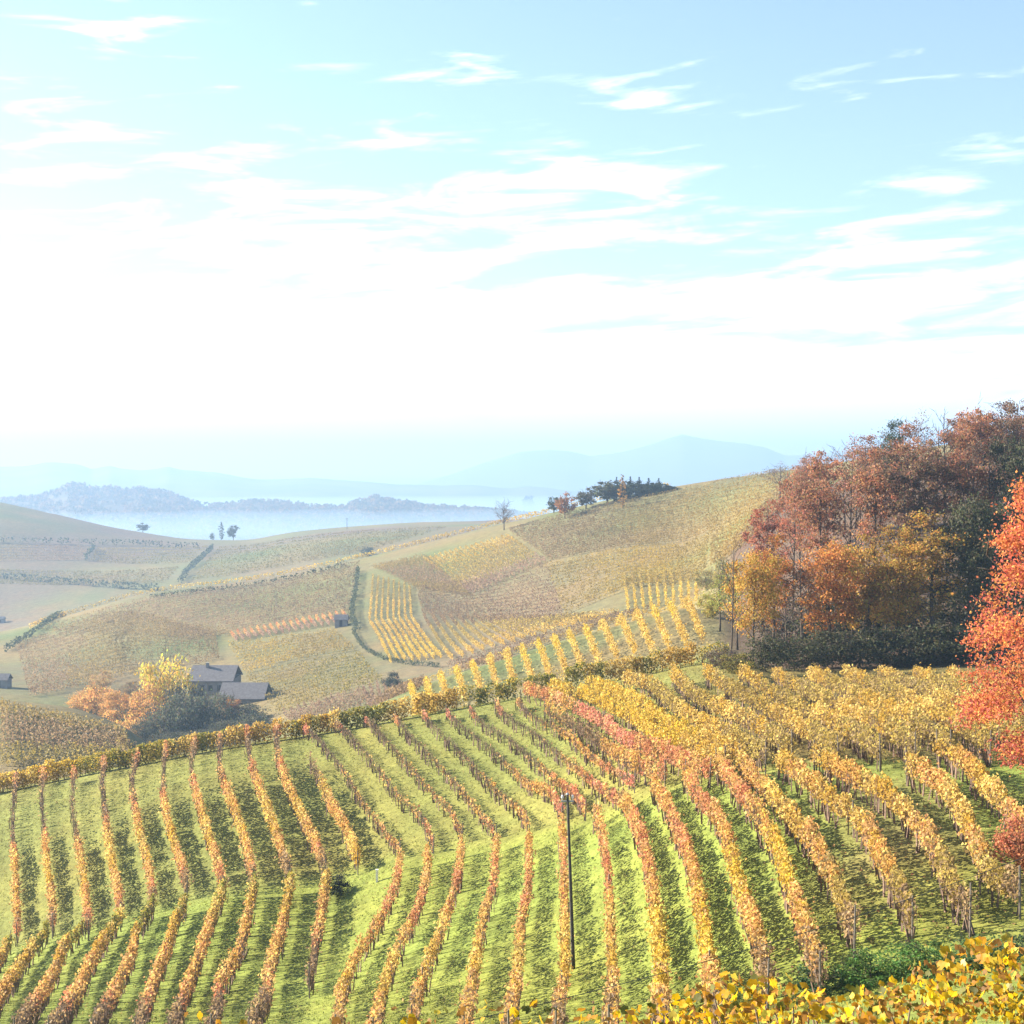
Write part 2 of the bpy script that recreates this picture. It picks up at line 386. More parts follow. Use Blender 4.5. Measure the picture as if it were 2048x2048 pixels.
PAL = {
 'yellow': [(0.60, 0.42, 0.050), (0.56, 0.35, 0.045), (0.64, 0.50, 0.11), (0.46, 0.31, 0.06)],
 'gold':   [(0.58, 0.37, 0.060), (0.48, 0.29, 0.060), (0.54, 0.39, 0.09), (0.36, 0.23, 0.07), (0.60, 0.44, 0.13)],
 'orange': [(0.60, 0.34, 0.095), (0.58, 0.39, 0.10), (0.55, 0.27, 0.10), (0.62, 0.43, 0.13), (0.44, 0.26, 0.10)],
 'red':    [(0.55, 0.26, 0.115), (0.52, 0.19, 0.10), (0.57, 0.33, 0.12), (0.57, 0.38, 0.13)],
 'pink':   [(0.60, 0.27, 0.16), (0.56, 0.20, 0.15), (0.60, 0.37, 0.17)],
 'olive':  [(0.30, 0.27, 0.045), (0.22, 0.22, 0.045), (0.40, 0.32, 0.055), (0.48, 0.34, 0.05), (0.15, 0.16, 0.04)],
 'ochre':  [(0.42, 0.30, 0.075), (0.33, 0.24, 0.075), (0.48, 0.37, 0.09), (0.28, 0.20, 0.08)],
 'brown':  [(0.26, 0.17, 0.09), (0.18, 0.12, 0.075), (0.33, 0.22, 0.10)],
 'hedge':  [(0.07, 0.085, 0.045), (0.10, 0.11, 0.05), (0.05, 0.065, 0.04)],
 'rose':   [(0.36, 0.22, 0.15), (0.30, 0.19, 0.14), (0.40, 0.28, 0.17)],
}
PALN = {k: np.array(v) for k, v in PAL.items()}
def resample(W, step):
    d = np.r_[0, np.cumsum(np.linalg.norm(np.diff(W[:, :2], axis=0), axis=1))]
    n = max(2, int(d[-1] / step) + 1); q = np.linspace(0, d[-1], n)
    # smooth through the points
    if len(W) > 2:
        x = pchip(d, W[:, 0], q); y = pchip(d, W[:, 1], q)
    else: x = np.interp(q, d, W[:, 0]); y = np.interp(q, d, W[:, 1])
    return np.stack([x, y, ground_z(x, y)], 1), d[-1]
ORD = ['first', 'second', 'third', 'fourth', 'fifth', 'sixth', 'seventh', 'eighth', 'ninth', 'tenth', 'eleventh', 'twelfth', 'thirteenth', 'fourteenth', 'fifteenth', 'sixteenth', 'seventeenth', 'eighteenth', 'nineteenth', 'twentieth', 'twenty-first', 'twenty-second', 'twenty-third', 'twenty-fourth', 'twenty-fifth', 'twenty-sixth']
def row_points(pts, lift=0.95, shift=True, near=False, dmax=None):
    pts = np.array(pts, float); W = ray(pts[:, 0], pts[:, 1], near, dmax)
    if shift: W = ray(pts[:, 0], pts[:, 1] + lift * FPX / W[:, 1], near, dmax)
    return W
# shared post mesh (unit length 1 m .. scaled in z)
_mb = MB(); _mb.tube([(0, 0, -0.2), (0, 0, 0.5), (0.004, 0, 1.0)], [0.042, 0.04, 0.036], 6)
_po = _mb.build('post', M_POST); POST_ME = _po.data; bpy.data.objects.remove(_po)

def make_leaves(G, L, h0, h1, width, per_m, size, styles, jit=1.0, gap=0.12):
    """leaf positions along resampled ground line G"""
    n = int(L * per_m); t = rng.random(n); k = t * (len(G) - 1); i = np.minimum(k.astype(int), len(G) - 2); f = (k - i)[:, None]
    base = G[i] * (1 - f) + G[i+1] * f
    tan = G[i+1] - G[i]; tan[:, 2] = 0; tan /= np.linalg.norm(tan, axis=1)[:, None] + 1e-9
    side = np.stack([-tan[:, 1], tan[:, 0], 0 * tan[:, 0]], 1)
    plant = np.floor(t * L / 0.95).astype(int)
    np_ = plant.max() + 2
    vig = np.clip(rng.normal(1.0, 0.30, np_), 0.15, 1.5); vig[rng.random(np_) < gap * 0.6] *= 0.25
    hue = rng.random(np_)
    topj = rng.normal(0, 0.14, np_)
    st = np.array([s[0] for s in styles]); de = np.array([s[1] for s in styles])
    dens = np.interp(t, st, de) * np.minimum(vig[plant], 1.2)
    keep = rng.random(n) < dens
    t, base, side, tan, plant = t[keep], base[keep], side[keep], tan[keep], plant[keep]; n = len(t)
    if n == 0: return None
    hh = rng.beta(1.5, 1.25, n)
    z = h0 + (h1 - h0 + topj[plant]) * hh
    shoots = rng.random(n) < 0.05; z = z + shoots * rng.uniform(0, 0.35, n)
    wob = (0.5 + 0.75 * np.sin(np.pi * np.clip(hh, 0.05, 0.95))) * (0.7 + 0.5 * hue[plant])
    off = rng.normal(0, 0.42, n) * width * wob
    P = base + side * off[:, None] + tan * (rng.normal(0, 0.08, n))[:, None]; P[:, 2] += z
    # colour: palette of the nearest style stop, jittered, with a bias of the single plant
    tj = np.clip(t + (hue[plant] - 0.5) * 0.16 + rng.normal(0, 0.015, n), 0, 1)
    which = np.abs(tj[:, None] - st[None, :]).argmin(1)
    C = np.zeros((n, 3))
    for s in range(len(styles)):
        pal = PALN[styles[s][2]]; m = which == s; c = m.sum()
        if c:
            pick = np.clip((hue[plant[m]] * len(pal) + rng.normal(0, 0.9, c)), 0, len(pal) - 0.01).astype(int)
            C[m] = pal[pick]
    C *= rng.uniform(0.72, 1.2, (n, 1)) * (0.85 + 0.3 * hue[plant])[:, None]
    sz = size * rng.uniform(0.7, 1.3, n)
    V, F = leaf_quads(P, sz, 0.25)
    return V, F, np.repeat(C, 4, 0)
def make_canes(G, L, per_m, h, wd, dens_styles):
    n = int(L * per_m); t = rng.random(n); k = t * (len(G) - 1); i = np.minimum(k.astype(int), len(G) - 2); f = (k - i)[:, None]
    base = G[i] * (1 - f) + G[i+1] * f
    tan = G[i+1] - G[i]; tan[:, 2] = 0; tan /= np.linalg.norm(tan, axis=1)[:, None] + 1e-9
    side = np.stack([-tan[:, 1], tan[:, 0], 0 * tan[:, 0]], 1)
    trunk = rng.random(n) < 0.12
    z0 = np.where(trunk, -0.05, rng.uniform(0.5, 0.8, n)); z1 = np.where(trunk, 0.8, rng.uniform(1.0, h, n))
    w = np.where(trunk, 0.05, wd) * rng.uniform(0.7, 1.3, n)
    A = base + side * rng.normal(0, 0.10, n)[:, None]; B = A + side * rng.normal(0, 0.10, n)[:, None] + tan * rng.normal(0, 0.12, n)[:, None]
    A = A.copy(); A[:, 2] += z0; B = B.copy(); B[:, 2] += z1
    # three-sided sticks made of three quads
    ax = (B - A); ax /= np.linalg.norm(ax, axis=1)[:, None]
    p = np.cross(ax, rand_dirs(n)); p /= np.linalg.norm(p, axis=1)[:, None] + 1e-9; q = np.cross(ax, p)
    ring = [p, -0.5*p + 0.866*q, -0.5*p - 0.866*q]
    V = np.stack([A + r * w[:, None] for r in ring] + [B + r * w[:, None] * 0.6 for r in ring], 1).reshape(-1, 3)
    o = np.arange(n)[:, None] * 6
    F = np.concatenate([o + np.array([[0, 1, 4, 3]]), o + np.array([[1, 2, 5, 4]]), o + np.array([[2, 0, 3, 5]])], 0)
    return V, F
def vine_row(pts, styles, label, group, h0=0.55, h1=1.85, width=0.32, per_m=150, size=0.185, canes=16, posts=True, shift=True, lift=0.95, post_h=1.95, cane_w=0.012, lean=False):
    W = row_points(pts, lift, shift, True); G, L = resample(W, 0.6)
    root = empty('vine_row', G[0]); tag(root, label, 'vine row', group)
    o0 = G[0].copy()
    r = make_leaves(G, L, h0, h1, width, per_m, size, styles)
    if r is not None:
        V, F, C = r; fo = mesh_np('foliage', V - o0, F, M_LEAF, root, col=C); fo['kind'] = 'stuff'
    if canes:
        V, F = make_canes(G, L, canes, h1 * 0.95, cane_w, styles); co = mesh_np('canes', V - o0, F, M_CANE, root); co['kind'] = 'stuff'
    if posts:
        m = max(2, int(L / 13) + 1)
        for q in range(m):
            p = G[min(len(G) - 1, int(round(q * (len(G) - 1) / (m - 1))))] - o0
            hh = post_h * (0.9 if 0 < q < m - 1 else 1.0) * random.uniform(0.96, 1.04) * min(1, h1 / 1.75 + 0.1)
            link_mesh('post', POST_ME, root, p, (random.uniform(-.03, .03), random.uniform(-.03, .03), random.uniform(0, 3)), (1.0, 1.0, hh))
    return root

# ------------------------------------------------------------------ near vineyard: rows traced on the ground
A_ROWS = [
 [(32,1555),(26,1618),(25,1672),(29,1725),(33,1804),(34,1870)],
 [(87,1552),(83,1592),(89,1666),(93,1725),(103,1804),(105,1854)],
 [(148,1550),(144,1605),(151,1658),(164,1738),(172,1804),(178,1857)],
 [(209,1528),(205,1571),(212,1645),(223,1725),(236,1791),(240,1825)],
 [(276,1507),(265,1552),(268,1605),(281,1672),(297,1738),(307,1804)],
 [(333,1494),(326,1552),(326,1592),(339,1658),(360,1725),(374,1778)],
 [(390,1481),(382,1539),(392,1592),(416,1672),(437,1738),(448,1778)],
 [(440,1473),(440,1539),(456,1592),(477,1645),(498,1719),(506,1764)],
 [(494,1460),(501,1523),(514,1566),(538,1632),(559,1693),(580,1751)],
 [(553,1444),(556,1513),(572,1566),(604,1637),(633,1698),(651,1738)],
 [(620,1523),(641,1566),(665,1619),(694,1666),(716,1725)]]
for k, p in enumerate(A_ROWS):
    a = 0.50 - 0.018 * k
    st = [(0.0, 0.75, 'red'), (0.05, 0.30, 'red'), (0.10, 0.07, 'brown'), (a - 0.05, 0.08, 'brown'), (a, 0.5, 'red'), (a + 0.08, 0.95, 'orange'), (0.7, 1.0, 'gold'), (0.84, 1.0, 'orange'), (0.93, 0.8, 'red'), (1.0, 0.35, 'brown')]
    if k == 10: st = [(0.0, 0.1, 'brown'), (0.2, 0.25, 'brown'), (0.3, 0.9, 'gold'), (0.6, 1.0, 'orange'), (1.0, 0.9, 'gold')]
    lab = ('golden orange vine row climbing the left slope to the hedge, %s from the left' % ORD[k]) if k < 10 else 'short golden vine row starting halfway down the slope beside the long bare rows'
    vine_row(p, st, lab, 'vine rows climbing the left slope', width=0.38, per_m=175)
B_ROWS = [
 [(606,1452),(655,1505),(689,1550),(731,1619),(771,1672),(801,1704)],
 [(668,1447),(718,1497),(763,1552),(803,1605),(846,1645),(867,1693)],
 [(728,1440),(779,1494),(824,1544),(864,1592),(899,1627),(925,1672)],
 [(790,1440),(811,1467),(872,1531),(911,1573),(949,1618),(988,1665)],
 [(845,1432),(864,1456),(914,1504),(949,1539),(991,1586),(1039,1626),(1055,1653)],
 [(893,1428),(914,1451),(959,1486),(1012,1533),(1052,1571),(1105,1597),(1126,1631)],
 [(940,1422),(959,1448),(1012,1480),(1065,1525),(1113,1568),(1158,1605),(1171,1626)],
 [(990,1417),(1020,1443),(1065,1470),(1113,1512),(1158,1547),(1198,1581),(1237,1605)],
 [(1035,1408),(1060,1435),(1118,1464),(1171,1509),(1224,1547),(1269,1570)]]
for k, p in enumerate(B_ROWS):
    st = [(0.0, 1.0, 'pink'), (0.05, 0.7, 'red'), (0.09, 0.05, 'brown'), (0.35, 0.04, 'brown'), (0.5, 0.10, 'orange'), (0.75, 0.22, 'orange'), (0.9, 0.35, 'red'), (1.0, 0.4, 'orange')]
    if k == 5: st = st[:5] + [(0.58, 0.2, 'orange'), (0.68, 0.85, 'orange'), (0.85, 1.0, 'red'), (1.0, 0.95, 'pink')]
    if k in (6, 7): st = st[:5] + [(0.62, 0.35, 'orange'), (0.75, 0.8, 'red'), (0.9, 1.0, 'pink'), (1.0, 0.8, 'red')]
    if k == 8: st = st[:3] + [(0.3, 0.2, 'orange'), (0.55, 0.45, 'orange'), (0.8, 0.55, 'red'), (1.0, 0.6, 'pink')]
    vine_row(p, st, 'nearly leafless dark vine row mid slope, %s from the left of the bare rows' % ORD[k], 'bare vine rows in the middle', width=0.18, canes=20, cane_w=0.014, h1=1.15, h0=0.35, per_m=90, lift=0.55)
vine_row([(1050,1382),(1131,1411),(1184,1435),(1245,1480),(1290,1504),(1319,1509),(1370,1530),(1420,1547)],
    [(0, 0.9, 'red'), (0.15, 0.8, 'orange'), (0.3, 1, 'pink'), (0.5, 0.9, 'pink'), (0.7, 0.8, 'red'), (1, 0.8, 'red')],
    'pinkish red vine row running between the bare rows and the yellow rows', 'red row', width=0.36)
vine_row([(1090,1418),(1150,1455),(1210,1497),(1260,1530),(1330,1552)],
    [(0, 0.3, 'orange'), (0.3, 0.3, 'brown'), (0.6, 0.55, 'orange'), (1, 0.7, 'red')],
    'thin half bare vine row just below the pinkish red row', 'red row', width=0.3, canes=30)
E_ROWS = [
 [(21,1886),(0,1920),(-30,1965)],
 [(95,1864),(58,1912),(27,1960),(5,1992),(-30,2048)],
 [(170,1854),(133,1893),(114,1938),(87,1992),(58,2031),(30,2075)],
 [(244,1830),(212,1880),(183,1930),(159,1986),(117,2045),(95,2080)],
 [(307,1814),(276,1864),(265,1912),(239,1970),(207,2031),(185,2080)],
 [(371,1806),(352,1848),(337,1899),(318,1944),(292,2018),(270,2080)],
 [(448,1780),(429,1827),(413,1880),(392,1938),(366,2005),(350,2048),(340,2080)],
 [(509,1772),(500,1815),(490,1859),(477,1912),(445,1965),(437,2018),(420,2070)],
 [(582,1764),(572,1819),(561,1872),(540,1938),(532,2005),(511,2039),(500,2080)],
 [(654,1761),(646,1814),(638,1859),(627,1917),(619,1965)]]
for k, p in enumerate(E_ROWS):
    st = [(0.0, 0.95, 'olive'), (0.1, 1.0, 'gold'), (0.3, 1.0, 'orange'), (0.5, 0.75, 'orange'), (0.62, 0.4, 'red'), (0.75, 0.25, 'brown'), (1.0, 0.18, 'brown')]
    if k < 2: st = [(0, 1, 'olive'), (0.2, 1, 'gold'), (0.6, 1.0, 'orange'), (0.85, 0.9, 'red'), (1, 0.7, 'orange')]
    vine_row(p, st, 'near vine row at bottom left, golden far end, bare near end, %s from left' % ORD[k], 'near vine rows at the bottom left', width=0.36, canes=34, cane_w=0.016)
F_ROWS = [
 [(802,1716),(794,1758),(776,1814),(749,1864),(709,1925),(686,1978),(680,2031),(672,2080)],
 [(855,1708),(852,1758),(837,1819),(807,1880),(781,1938),(760,2005),(754,2045),(745,2090)],
 [(924,1690),(916,1753),(898,1819),(876,1885),(852,1944),(837,1991),(825,2060)],
 [(993,1680),(988,1766),(969,1832),(956,1899),(945,1965),(932,2045),(928,2080)],
 [(1058,1680),(1056,1779),(1042,1846),(1037,1925),(1032,1978),(1021,2031),(1015,2090)],
 [(1124,1645),(1127,1700),(1128,1780),(1130,1886),(1130,1952),(1119,2005),(1110,2080)],
 [(1192,1626),(1209,1700),(1217,1780),(1220,1859),(1225,1939),(1223,2005),(1217,2080)],
 [(1245,1597),(1274,1658),(1289,1700),(1305,1780),(1313,1846),(1321,1925),(1323,2018),(1325,2080)],
 [(1306,1573),(1343,1634),(1371,1700),(1393,1780),(1405,1846),(1416,1925),(1429,2005),(1435,2070)],
 [(1370,1554),(1399,1600),(1439,1645),(1460,1698),(1474,1764),(1493,1819),(1511,1873),(1526,1928),(1535,1975)],
 [(1433,1530),(1473,1578),(1513,1631),(1553,1698),(1582,1790),(1609,1855),(1631,1928),(1640,1960)],
 [(1481,1530),(1523,1573),(1571,1626),(1624,1692),(1667,1765),(1692,1830),(1708,1870)],
 [(1558,1525),(1624,1573),(1672,1613),(1727,1652),(1756,1711),(1797,1783),(1824,1845)],
 [(1629,1517),(1695,1554),(1756,1584),(1801,1618),(1849,1671),(1880,1729),(1913,1794),(1940,1825)],
 [(1814,1536),(1880,1573),(1920,1631),(1955,1698),(1987,1764),(2040,1790)],
 [(1875,1501),(1928,1528),(1960,1565),(2000,1605),(2048,1658),(2110,1740)]]
for k, p in enumerate(F_ROWS):
    if k < 7: st = [(0, 0.7, 'orange'), (0.2, 0.85, 'red'), (0.4, 0.7, 'orange'), (0.55, 0.9, 'gold'), (0.75, 0.65, 'orange'), (0.9, 0.4, 'brown'), (1, 0.55, 'orange')]
    elif k < 11: st = [(0, 0.9, 'orange'), (0.2, 0.7, 'red'), (0.4, 1.0, 'orange'), (0.6, 1.0, 'yellow'), (0.8, 0.8, 'orange'), (1, 0.55, 'brown')]
    else: st = [(0, 1.0, 'gold'), (0.2, 1.0, 'orange'), (0.35, 1.0, 'gold'), (0.55, 1.0, 'gold'), (0.7, 1.0, 'orange'), (0.85, 0.9, 'ochre'), (1, 0.7, 'brown')]
    word = 'thin orange vine row on bright grass around the pole' if k < 7 else ('dense orange yellow vine row right of the pole' if k < 11 else 'golden vine row on the lower right slope')
    kk = k if k < 7 else (k - 7 if k < 11 else k - 11)
    vine_row(p, st, '%s, %s of them from left' % (word, ORD[kk]), 'orange and golden rows of the lower slope', width=(0.29 if k < 7 else 0.36), canes=(20 if k < 7 else 26), per_m=(125 if k < 7 else 210), h1=1.68, size=0.165)
G_ROWS = [
 [(1100,1377),(1171,1393),(1224,1419),(1277,1448),(1306,1472),(1348,1493),(1399,1509),(1452,1528)],
 [(1176,1369),(1237,1393),(1290,1417),(1311,1435),(1372,1470),(1425,1491),(1478,1512)],
 [(1248,1361),(1306,1377),(1348,1417),(1401,1448),(1465,1480),(1531,1517)],
 [(1346,1353),(1386,1393),(1452,1427),(1518,1459),(1584,1496)],
 [(1412,1350),(1465,1385),(1545,1427),(1624,1472),(1677,1507)],
 [(1480,1350),(1560,1400),(1660,1450),(1760,1510)],
 [(1550,1352),(1640,1400),(1740,1450),(1830,1505)],
 [(1620,1353),(1720,1400),(1820,1450),(1900,1500)],
 [(1690,1353),(1800,1400),(1900,1450),(1980,1500)],
 [(1760,1354),(1870,1400),(1970,1450),(2060,1505)],
 [(1830,1354),(1940,1400),(2060,1455)],
 [(1900,1354),(2000,1390),(2100,1430)]]
for k, p in enumerate(G_ROWS):
    st = [(0, 1, 'yellow'), (0.5, 1, 'yellow'), (1, 0.9, 'gold')] if k < 2 else [(0, 0.75, 'gold'), (0.3, 0.7, 'ochre'), (0.6, 0.7, 'gold'), (1, 0.7, 'ochre')]
    vine_row(p, st, '%s vine row on the upper slope below the woods, %s from left' % ('bright yellow' if k < 2 else 'tangled ochre yellow', ORD[k]), 'yellow rows below the woods', width=0.48, canes=22, per_m=200, size=0.17)
# the row along the crest, trained like a hedge
vine_row([(-90,1560),(0,1545),(130,1520),(250,1495),(435,1462),(600,1437),(800,1402),(1000,1367),(1250,1319),(1400,1295),(1458,1285)],
    [(0, 1, 'yellow'), (0.1, 1, 'yellow'), (0.22, 1, 'olive'), (0.33, 1, 'olive'), (0.4, 1, 'gold'), (0.5, 1, 'olive'), (0.6, 1, 'gold'), (0.8, 1, 'olive'), (0.9, 1, 'gold'), (1, 1, 'olive')],
    'long dense yellow green vine hedge along the crest of the near vineyard', None, width=0.62, per_m=460, h0=0.05, h1=2.0, canes=8, lift=1.0, posts=False)

# ------------------------------------------------------------------ grass
def grass():
    n = 120000
    u = rng.uniform(-0.42, 0.42, n); y = np.sqrt(rng.uniform(36**2, 150**2, n)); x = u * y
    keep = rng.random(n) < (0.55 + 1.5 * fbm(x / 3, y / 3, 3, 21)); x, y = x[keep], y[keep]; n = len(x)
    z = ground_z(x, y); P0 = np.stack([x, y, z], 1)
    c = terrain_colors(x, y, z) * rng.uniform(0.75, 1.35, (n, 1)) * np.array([1.05, 1.0, 0.9])
    dry = rng.random(n) < 0.14; c[dry] = np.array([0.30, 0.23, 0.09]) * rng.uniform(0.7, 1.2, (dry.sum(), 1))
    Vs = []; Cs = []
    for b in range(3):
        a = rng.uniform(0, 6.28, n); h = rng.uniform(0.05, 0.14, n); w = rng.uniform(0.02, 0.05, n)
        d = np.stack([np.cos(a), np.sin(a), np.zeros(n)], 1); tip = np.stack([-np.sin(a), np.cos(a), np.zeros(n)], 1)
        o = P0 + np.stack([rng.normal(0, .08, n), rng.normal(0, .08, n), np.full(n, -0.02)], 1)
        A = o - d * w[:, None]; B = o + d * w[:, None]; T = o + tip * (h * 0.5 * rng.random(n))[:, None]; T[:, 2] += h
        Vs.append(np.stack([A, B, T], 1).reshape(-1, 3)); Cs.append(np.repeat(c, 3, 0))
    V = np.vstack(Vs); g = mesh_np('grass', V, np.arange(len(V)).reshape(-1, 3), M_LEAF, col=np.vstack(Cs))
    tag(g, 'tufts of green and straw coloured grass between the vine rows', 'grass', kind='stuff')
    # fallen leaves under the right-hand rows
    m = 16000; u = rng.uniform(0.10, 0.42, m); y = np.sqrt(rng.uniform(44**2, 130**2, m)); x = u * y
    k = rng.random(m) < np.clip((u - 0.08) * 6, 0, 1) * (0.4 + 2 * fbm(x / 5, y / 5, 3, 33)); x, y = x[k], y[k]; m = len(x)
    P0 = np.stack([x, y, ground_z(x, y) + 0.04], 1)
    V, F = leaf_quads(P0, rng.uniform(0.09, 0.16, m), 2.0)
    pal = np.array([(0.30, 0.16, 0.07), (0.22, 0.12, 0.06), (0.40, 0.24, 0.08), (0.36, 0.14, 0.08)])
    C = pal[rng.integers(0, 4, m)] * rng.uniform(0.7, 1.2, (m, 1))
    f = mesh_np('fallen_leaves', V, F, M_LEAF, col=np.repeat(C, 4, 0))
    tag(f, 'brown and orange fallen leaves scattered under the right hand vine rows', 'leaves', kind='stuff')
grass()

# ------------------------------------------------------------------ trees
def trunk_mesh(h, r, spread, limbs, seed, crown0=0.3, lean=0.0):
    rs = np.random.default_rng(seed); mb = MB(); tips = []
    k = 7; zz = np.linspace(0, h * 0.92, k); wob = np.cumsum(rs.normal(0, 0.02 * h / 6, (k, 2)), 0); wob[0] = 0
    P = np.stack([wob[:, 0] + lean * zz, wob[:, 1], zz - 0.3 * (zz == 0)], 1)
    mb.tube(P, r * np.linspace(1.15, 0.16, k), 7)
    for i in range(limbs):
        f = crown0 + (0.95 - crown0) * (i + rs.random()) / limbs
        q = np.array([np.interp(f * h * 0.92, zz, P[:, j]) for j in range(3)]); a = rs.uniform(0, 6.28) + i * 2.4
        ln = spread * (1.05 - 0.55 * abs(f - 0.5)) * rs.uniform(0.7, 1.1); el = rs.uniform(0.35, 0.95)
        d = np.array([math.cos(a) * math.cos(el), math.sin(a) * math.cos(el), math.sin(el)])
        s = np.linspace(0, 1, 4)[:, None]; LP = q + d * ln * s + np.array([0, 0, 0.15 * ln]) * s**2
        mb.tube(LP, r * 0.42 * (1.1 - f) * np.linspace(1, 0.25, 4) + 0.012, 5); tips.append(LP[-1])
        for j in range(3):
            b = LP[1 + j % 3]; d2 = d + rs.normal(0, 0.55, 3); d2[2] = abs(d2[2]); d2 /= np.linalg.norm(d2)
            TP = b + d2 * ln * 0.45 * np.linspace(0, 1, 3)[:, None]
            mb.tube(TP, r * 0.16 * np.linspace(1, 0.3, 3) + 0.008, 4); tips.append(TP[-1])
    return mb, np.array(tips)
def crown_points(h, w, seed, n, clumps, shape='round', z0=0.25, tips=None):
    rs = np.random.default_rng(seed)
    d = rs.normal(size=(clumps, 3)); d /= np.linalg.norm(d, axis=1)[:, None]; rad = rs.random(clumps)**0.42
    c = d * rad[:, None]
    zc = (c[:, 2] + 1) / 2
    if shape == 'round': prof = 1.0
    elif shape == 'cone': prof = (1.08 - zc) * 1.25
    elif shape == 'column': prof = np.sin(np.pi * np.clip(0.12 + 0.85 * zc, 0, 1))**0.5
    elif shape == 'tall': prof = 0.75 + 0.35 * np.sin(np.pi * zc)
    if shape in ('cone', 'column'):
        zc = np.linspace(0, 1, clumps)**(1.1 if shape == 'cone' else 1.0)
        prof = (1.02 - zc) if shape == 'cone' else np.sin(np.pi * np.clip(0.1 + 0.88 * zc, 0, 1))**0.6
        a = rs.uniform(0, 6.28, clumps); q = rs.random(clumps)**0.5
        c = np.stack([np.cos(a) * q * prof, np.sin(a) * q * prof, zc], 1)
    else:
        c = np.stack([c[:, 0] * prof, c[:, 1] * prof, zc], 1)
    c = c * np.array([w / 2, w / 2, h * (1 - z0)]) + np.array([0, 0, h * z0])
    k = rs.integers(0, clumps, n); cs = rs.uniform(0.5, 1.25, clumps)
    sig = (0.078 if shape not in ('cone', 'column') else 0.075) * w
    if shape in ('cone', 'column'): cs = cs * np.clip(prof, 0.12, 1)
    P = c[k] + rs.normal(0, 1, (n, 3)) * (sig * cs[k])[:, None] * np.array([1, 1, 0.75])
    tone = 0.55 + 0.75 * rs.random(clumps)
    return P, tone[k]
TREE_V = {}
def tree_variant(key, h, w, leaves, size, clumps, shape, z0, limbs, r, seed, jitter=0.22):
    mb, tips = trunk_mesh(h, r, w * 0.42, limbs, seed, max(0.12, z0))
    t = mb.build('trunk', M_BARK, smooth=True); tm = t.data; bpy.data.objects.remove(t)
    cm = None
    if leaves:
        P, tone = crown_points(h, w, seed, leaves, clumps, shape, z0)
        V, F = leaf_quads(P, size * rng.uniform(0.6, 1.35, leaves), 0.35)
        c = tone[:, None] * rng.uniform(1 - jitter, 1 + jitter, (leaves, 3)) * rng.uniform(0.8, 1.2, (leaves, 1))
        o = mesh_np('crown', V, F, M_LEAF, col=np.repeat(c, 4, 0)); cm = o.data; bpy.data.objects.remove(o)
    TREE_V[key] = (tm, cm, h, w)
# forest variants (about 15 m trees at 150-250 m)
for i in range(4): tree_variant('f%d' % i, 15, 8.5, 9000, 0.25, 80, 'round', 0.22, 12, 0.2, 100 + i)
for i in range(2): tree_variant('t%d' % i, 17, 6.0, 5000, 0.25, 60, 'tall', 0.30, 14, 0.2, 110 + i)
for i in range(2): tree_variant('s%d' % i, 16, 7.0, 1700, 0.22, 50, 'tall', 0.35, 18, 0.18, 120 + i)
tree_variant('bare', 16, 7.0, 0, 0.3, 10, 'tall', 0.3, 22, 0.19, 131)
for i in range(3): tree_variant('shrub%d' % i, 4.0, 5.0, 3600, 0.19, 46, 'round', 0.02, 7, 0.06, 140 + i)
for i in range(2): tree_variant('far%d' % i, 10, 8, 1500, 0.6, 36, 'round', 0.14, 8, 0.25, 150 + i)
tree_variant('twig', 9, 10, 500, 0.25, 40, 'round', 0.25, 34, 0.22, 171)
tree_variant('cone', 13, 4.6, 3000, 0.34, 60, 'cone', 0.05, 6, 0.18, 160)
tree_variant('column', 14, 3.6, 2200, 0.34, 50, 'column', 0.08, 5, 0.16, 161)
def put_tree(key, loc, h, w, color, label, cat='tree', group=None, name='tree', rz=None, lean=0.0):
    tm, cm, H, W = TREE_V[key]
    root = empty(name, loc); tag(root, label, cat, group)
    root.rotation_euler = (random.uniform(-.03, .03), lean + random.uniform(-.03, .03), random.uniform(0, 6.28) if rz is None else rz)
    root.scale = (w / W, w / W, h / H)
    link_mesh('trunk', tm, root)
    if cm:
        c = link_mesh('crown', cm, root); c.color = (*color, 1)
    return root
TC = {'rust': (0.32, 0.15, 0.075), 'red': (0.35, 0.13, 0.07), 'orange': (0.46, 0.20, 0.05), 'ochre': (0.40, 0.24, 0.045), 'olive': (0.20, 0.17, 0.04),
      'dark': (0.065, 0.065, 0.03), 'brown': (0.22, 0.13, 0.075), 'darkgreen': (0.05, 0.075, 0.03), 'bare': (0.17, 0.12, 0.09), 'greybrown': (0.13, 0.10, 0.07)}  # 'dark' has the shade at the foot of the wood put into its colour
WORDS = {'rust': 'rusty brown red', 'red': 'deep red', 'orange': 'orange', 'ochre': 'golden ochre', 'olive': 'olive yellow', 'dark': 'dark shaded', 'brown': 'thinning brown', 'darkgreen': 'dark evergreen', 'bare': 'bare grey branched', 'greybrown': 'grey brown'}
